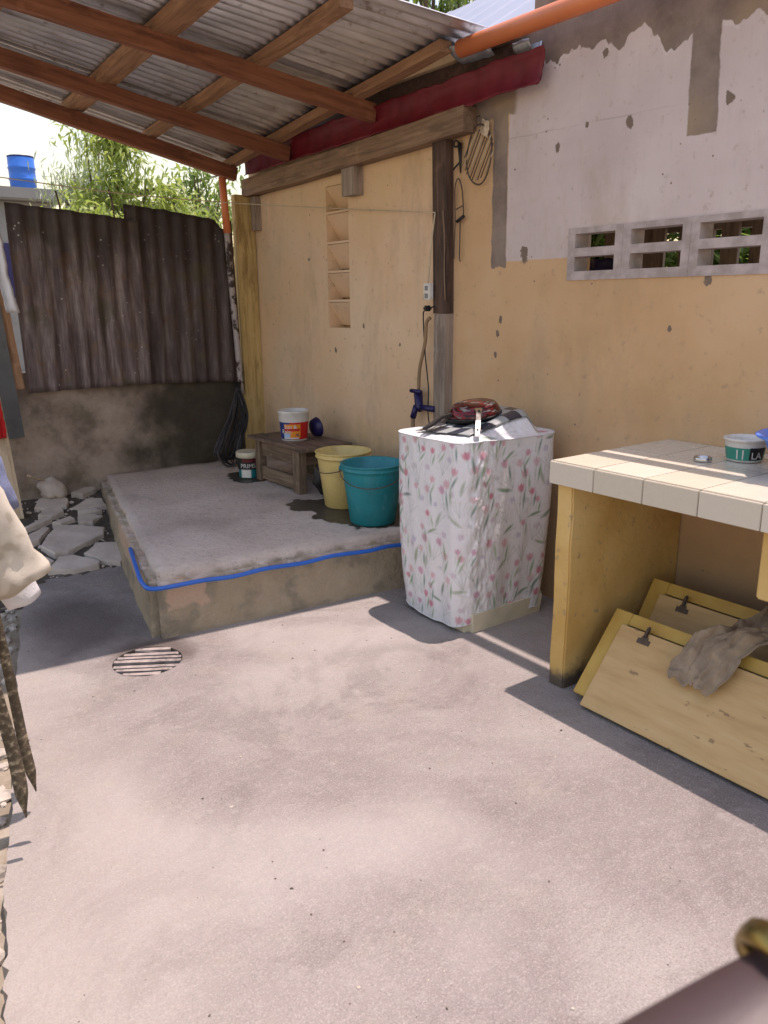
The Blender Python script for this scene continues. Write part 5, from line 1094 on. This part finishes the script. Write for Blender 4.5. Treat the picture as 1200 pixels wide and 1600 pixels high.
# ================================================================== ARM AND BANGLE IN THE NEAR CORNER
ARM = [(0.150, 0.185, 1.058, .042), (0.195, 0.169, 1.075, .041), (0.248, 0.151, 1.098, .038), (0.290, 0.138, 1.112, .036), (0.327, 0.128, 1.124, .033), (0.354, 0.122, 1.127, .029), (0.435, 0.113, 1.124, .030)]
def arm():
    V = [Vector(a[:3]) for a in ARM]; rad = [a[3] for a in ARM]; E = [(i, i+1) for i in range(len(V)-1)]
    d = (V[-1]-V[-2]).normalized(); side = d.cross(Vector((0, 0, 1))).normalized(); up_ = side.cross(d)
    p = len(V)-1
    for k_, (off, ln) in enumerate(((-0.030, 0.068), (-0.010, 0.078), (0.010, 0.073), (0.030, 0.058))):
        b = V[p]+d*0.035+side*off; prev = p
        for q, (l, dr) in enumerate(((0, 0), (ln*0.5, -0.006), (ln*0.8, -0.02), (ln, -0.036))):
            V.append(b+d*l+up_*dr); rad.append(0.0105-0.001*q); E.append((prev, len(V)-1)); prev = len(V)-1
    prev = p
    for q, (l, s_) in enumerate(((-0.02, -0.03), (0.012, -0.05), (0.04, -0.058))): V.append(V[p]+d*l+side*s_+up_*-0.012); rad.append(0.012-0.001*q); E.append((prev, len(V)-1)); prev = len(V)-1
    me = bpy.data.meshes.new('person'); me.from_pydata(V, E, []); me.update(); o = put('person', me, 'skin')
    o.modifiers.new('skin', 'SKIN').use_smooth_shade = True; m = o.modifiers.new('sub', 'SUBSURF'); m.levels = 2; m.render_levels = 2
    for i, sv in enumerate(me.skin_vertices[0].data): sv.radius = (rad[i], rad[i]*0.85); sv.use_root = (i == 0)
    return o
tag(arm(), 'bare brown arm reaching into the bottom right corner, out of focus', 'person')
d = (Vector(ARM[5][:3])-Vector(ARM[3][:3])).normalized(); c = Vector(ARM[4][:3])+d*0.014+Vector((0, 0, 0.002)); a = d.orthogonal().normalized(); b = d.cross(a)
vb = []; fb = []; nb = 64; d2 = (d+Vector((0, 0.1, 0.35))).normalized(); a = d2.orthogonal().normalized(); b = d2.cross(a)
for i in range(nb):
    q = 2*math.pi*i/nb; e = a*math.cos(q)+b*math.sin(q)
    for off, rr in ((-0.008, 0.0365), (-0.006, 0.0385), (0, 0.0395), (0.006, 0.0385), (0.008, 0.0365), (0, 0.0355)): vb.append(c+e*rr+d2*off)
for i in range(nb):
    for j in range(6): fb.append((i*6+j, i*6+(j+1) % 6, ((i+1) % nb)*6+(j+1) % 6, ((i+1) % nb)*6+j))
o = from_data('bangle', vb, fb, 'gold', None, smooth=True); tag(o, 'gold bangle on the blurred arm at the bottom right', 'bangle')
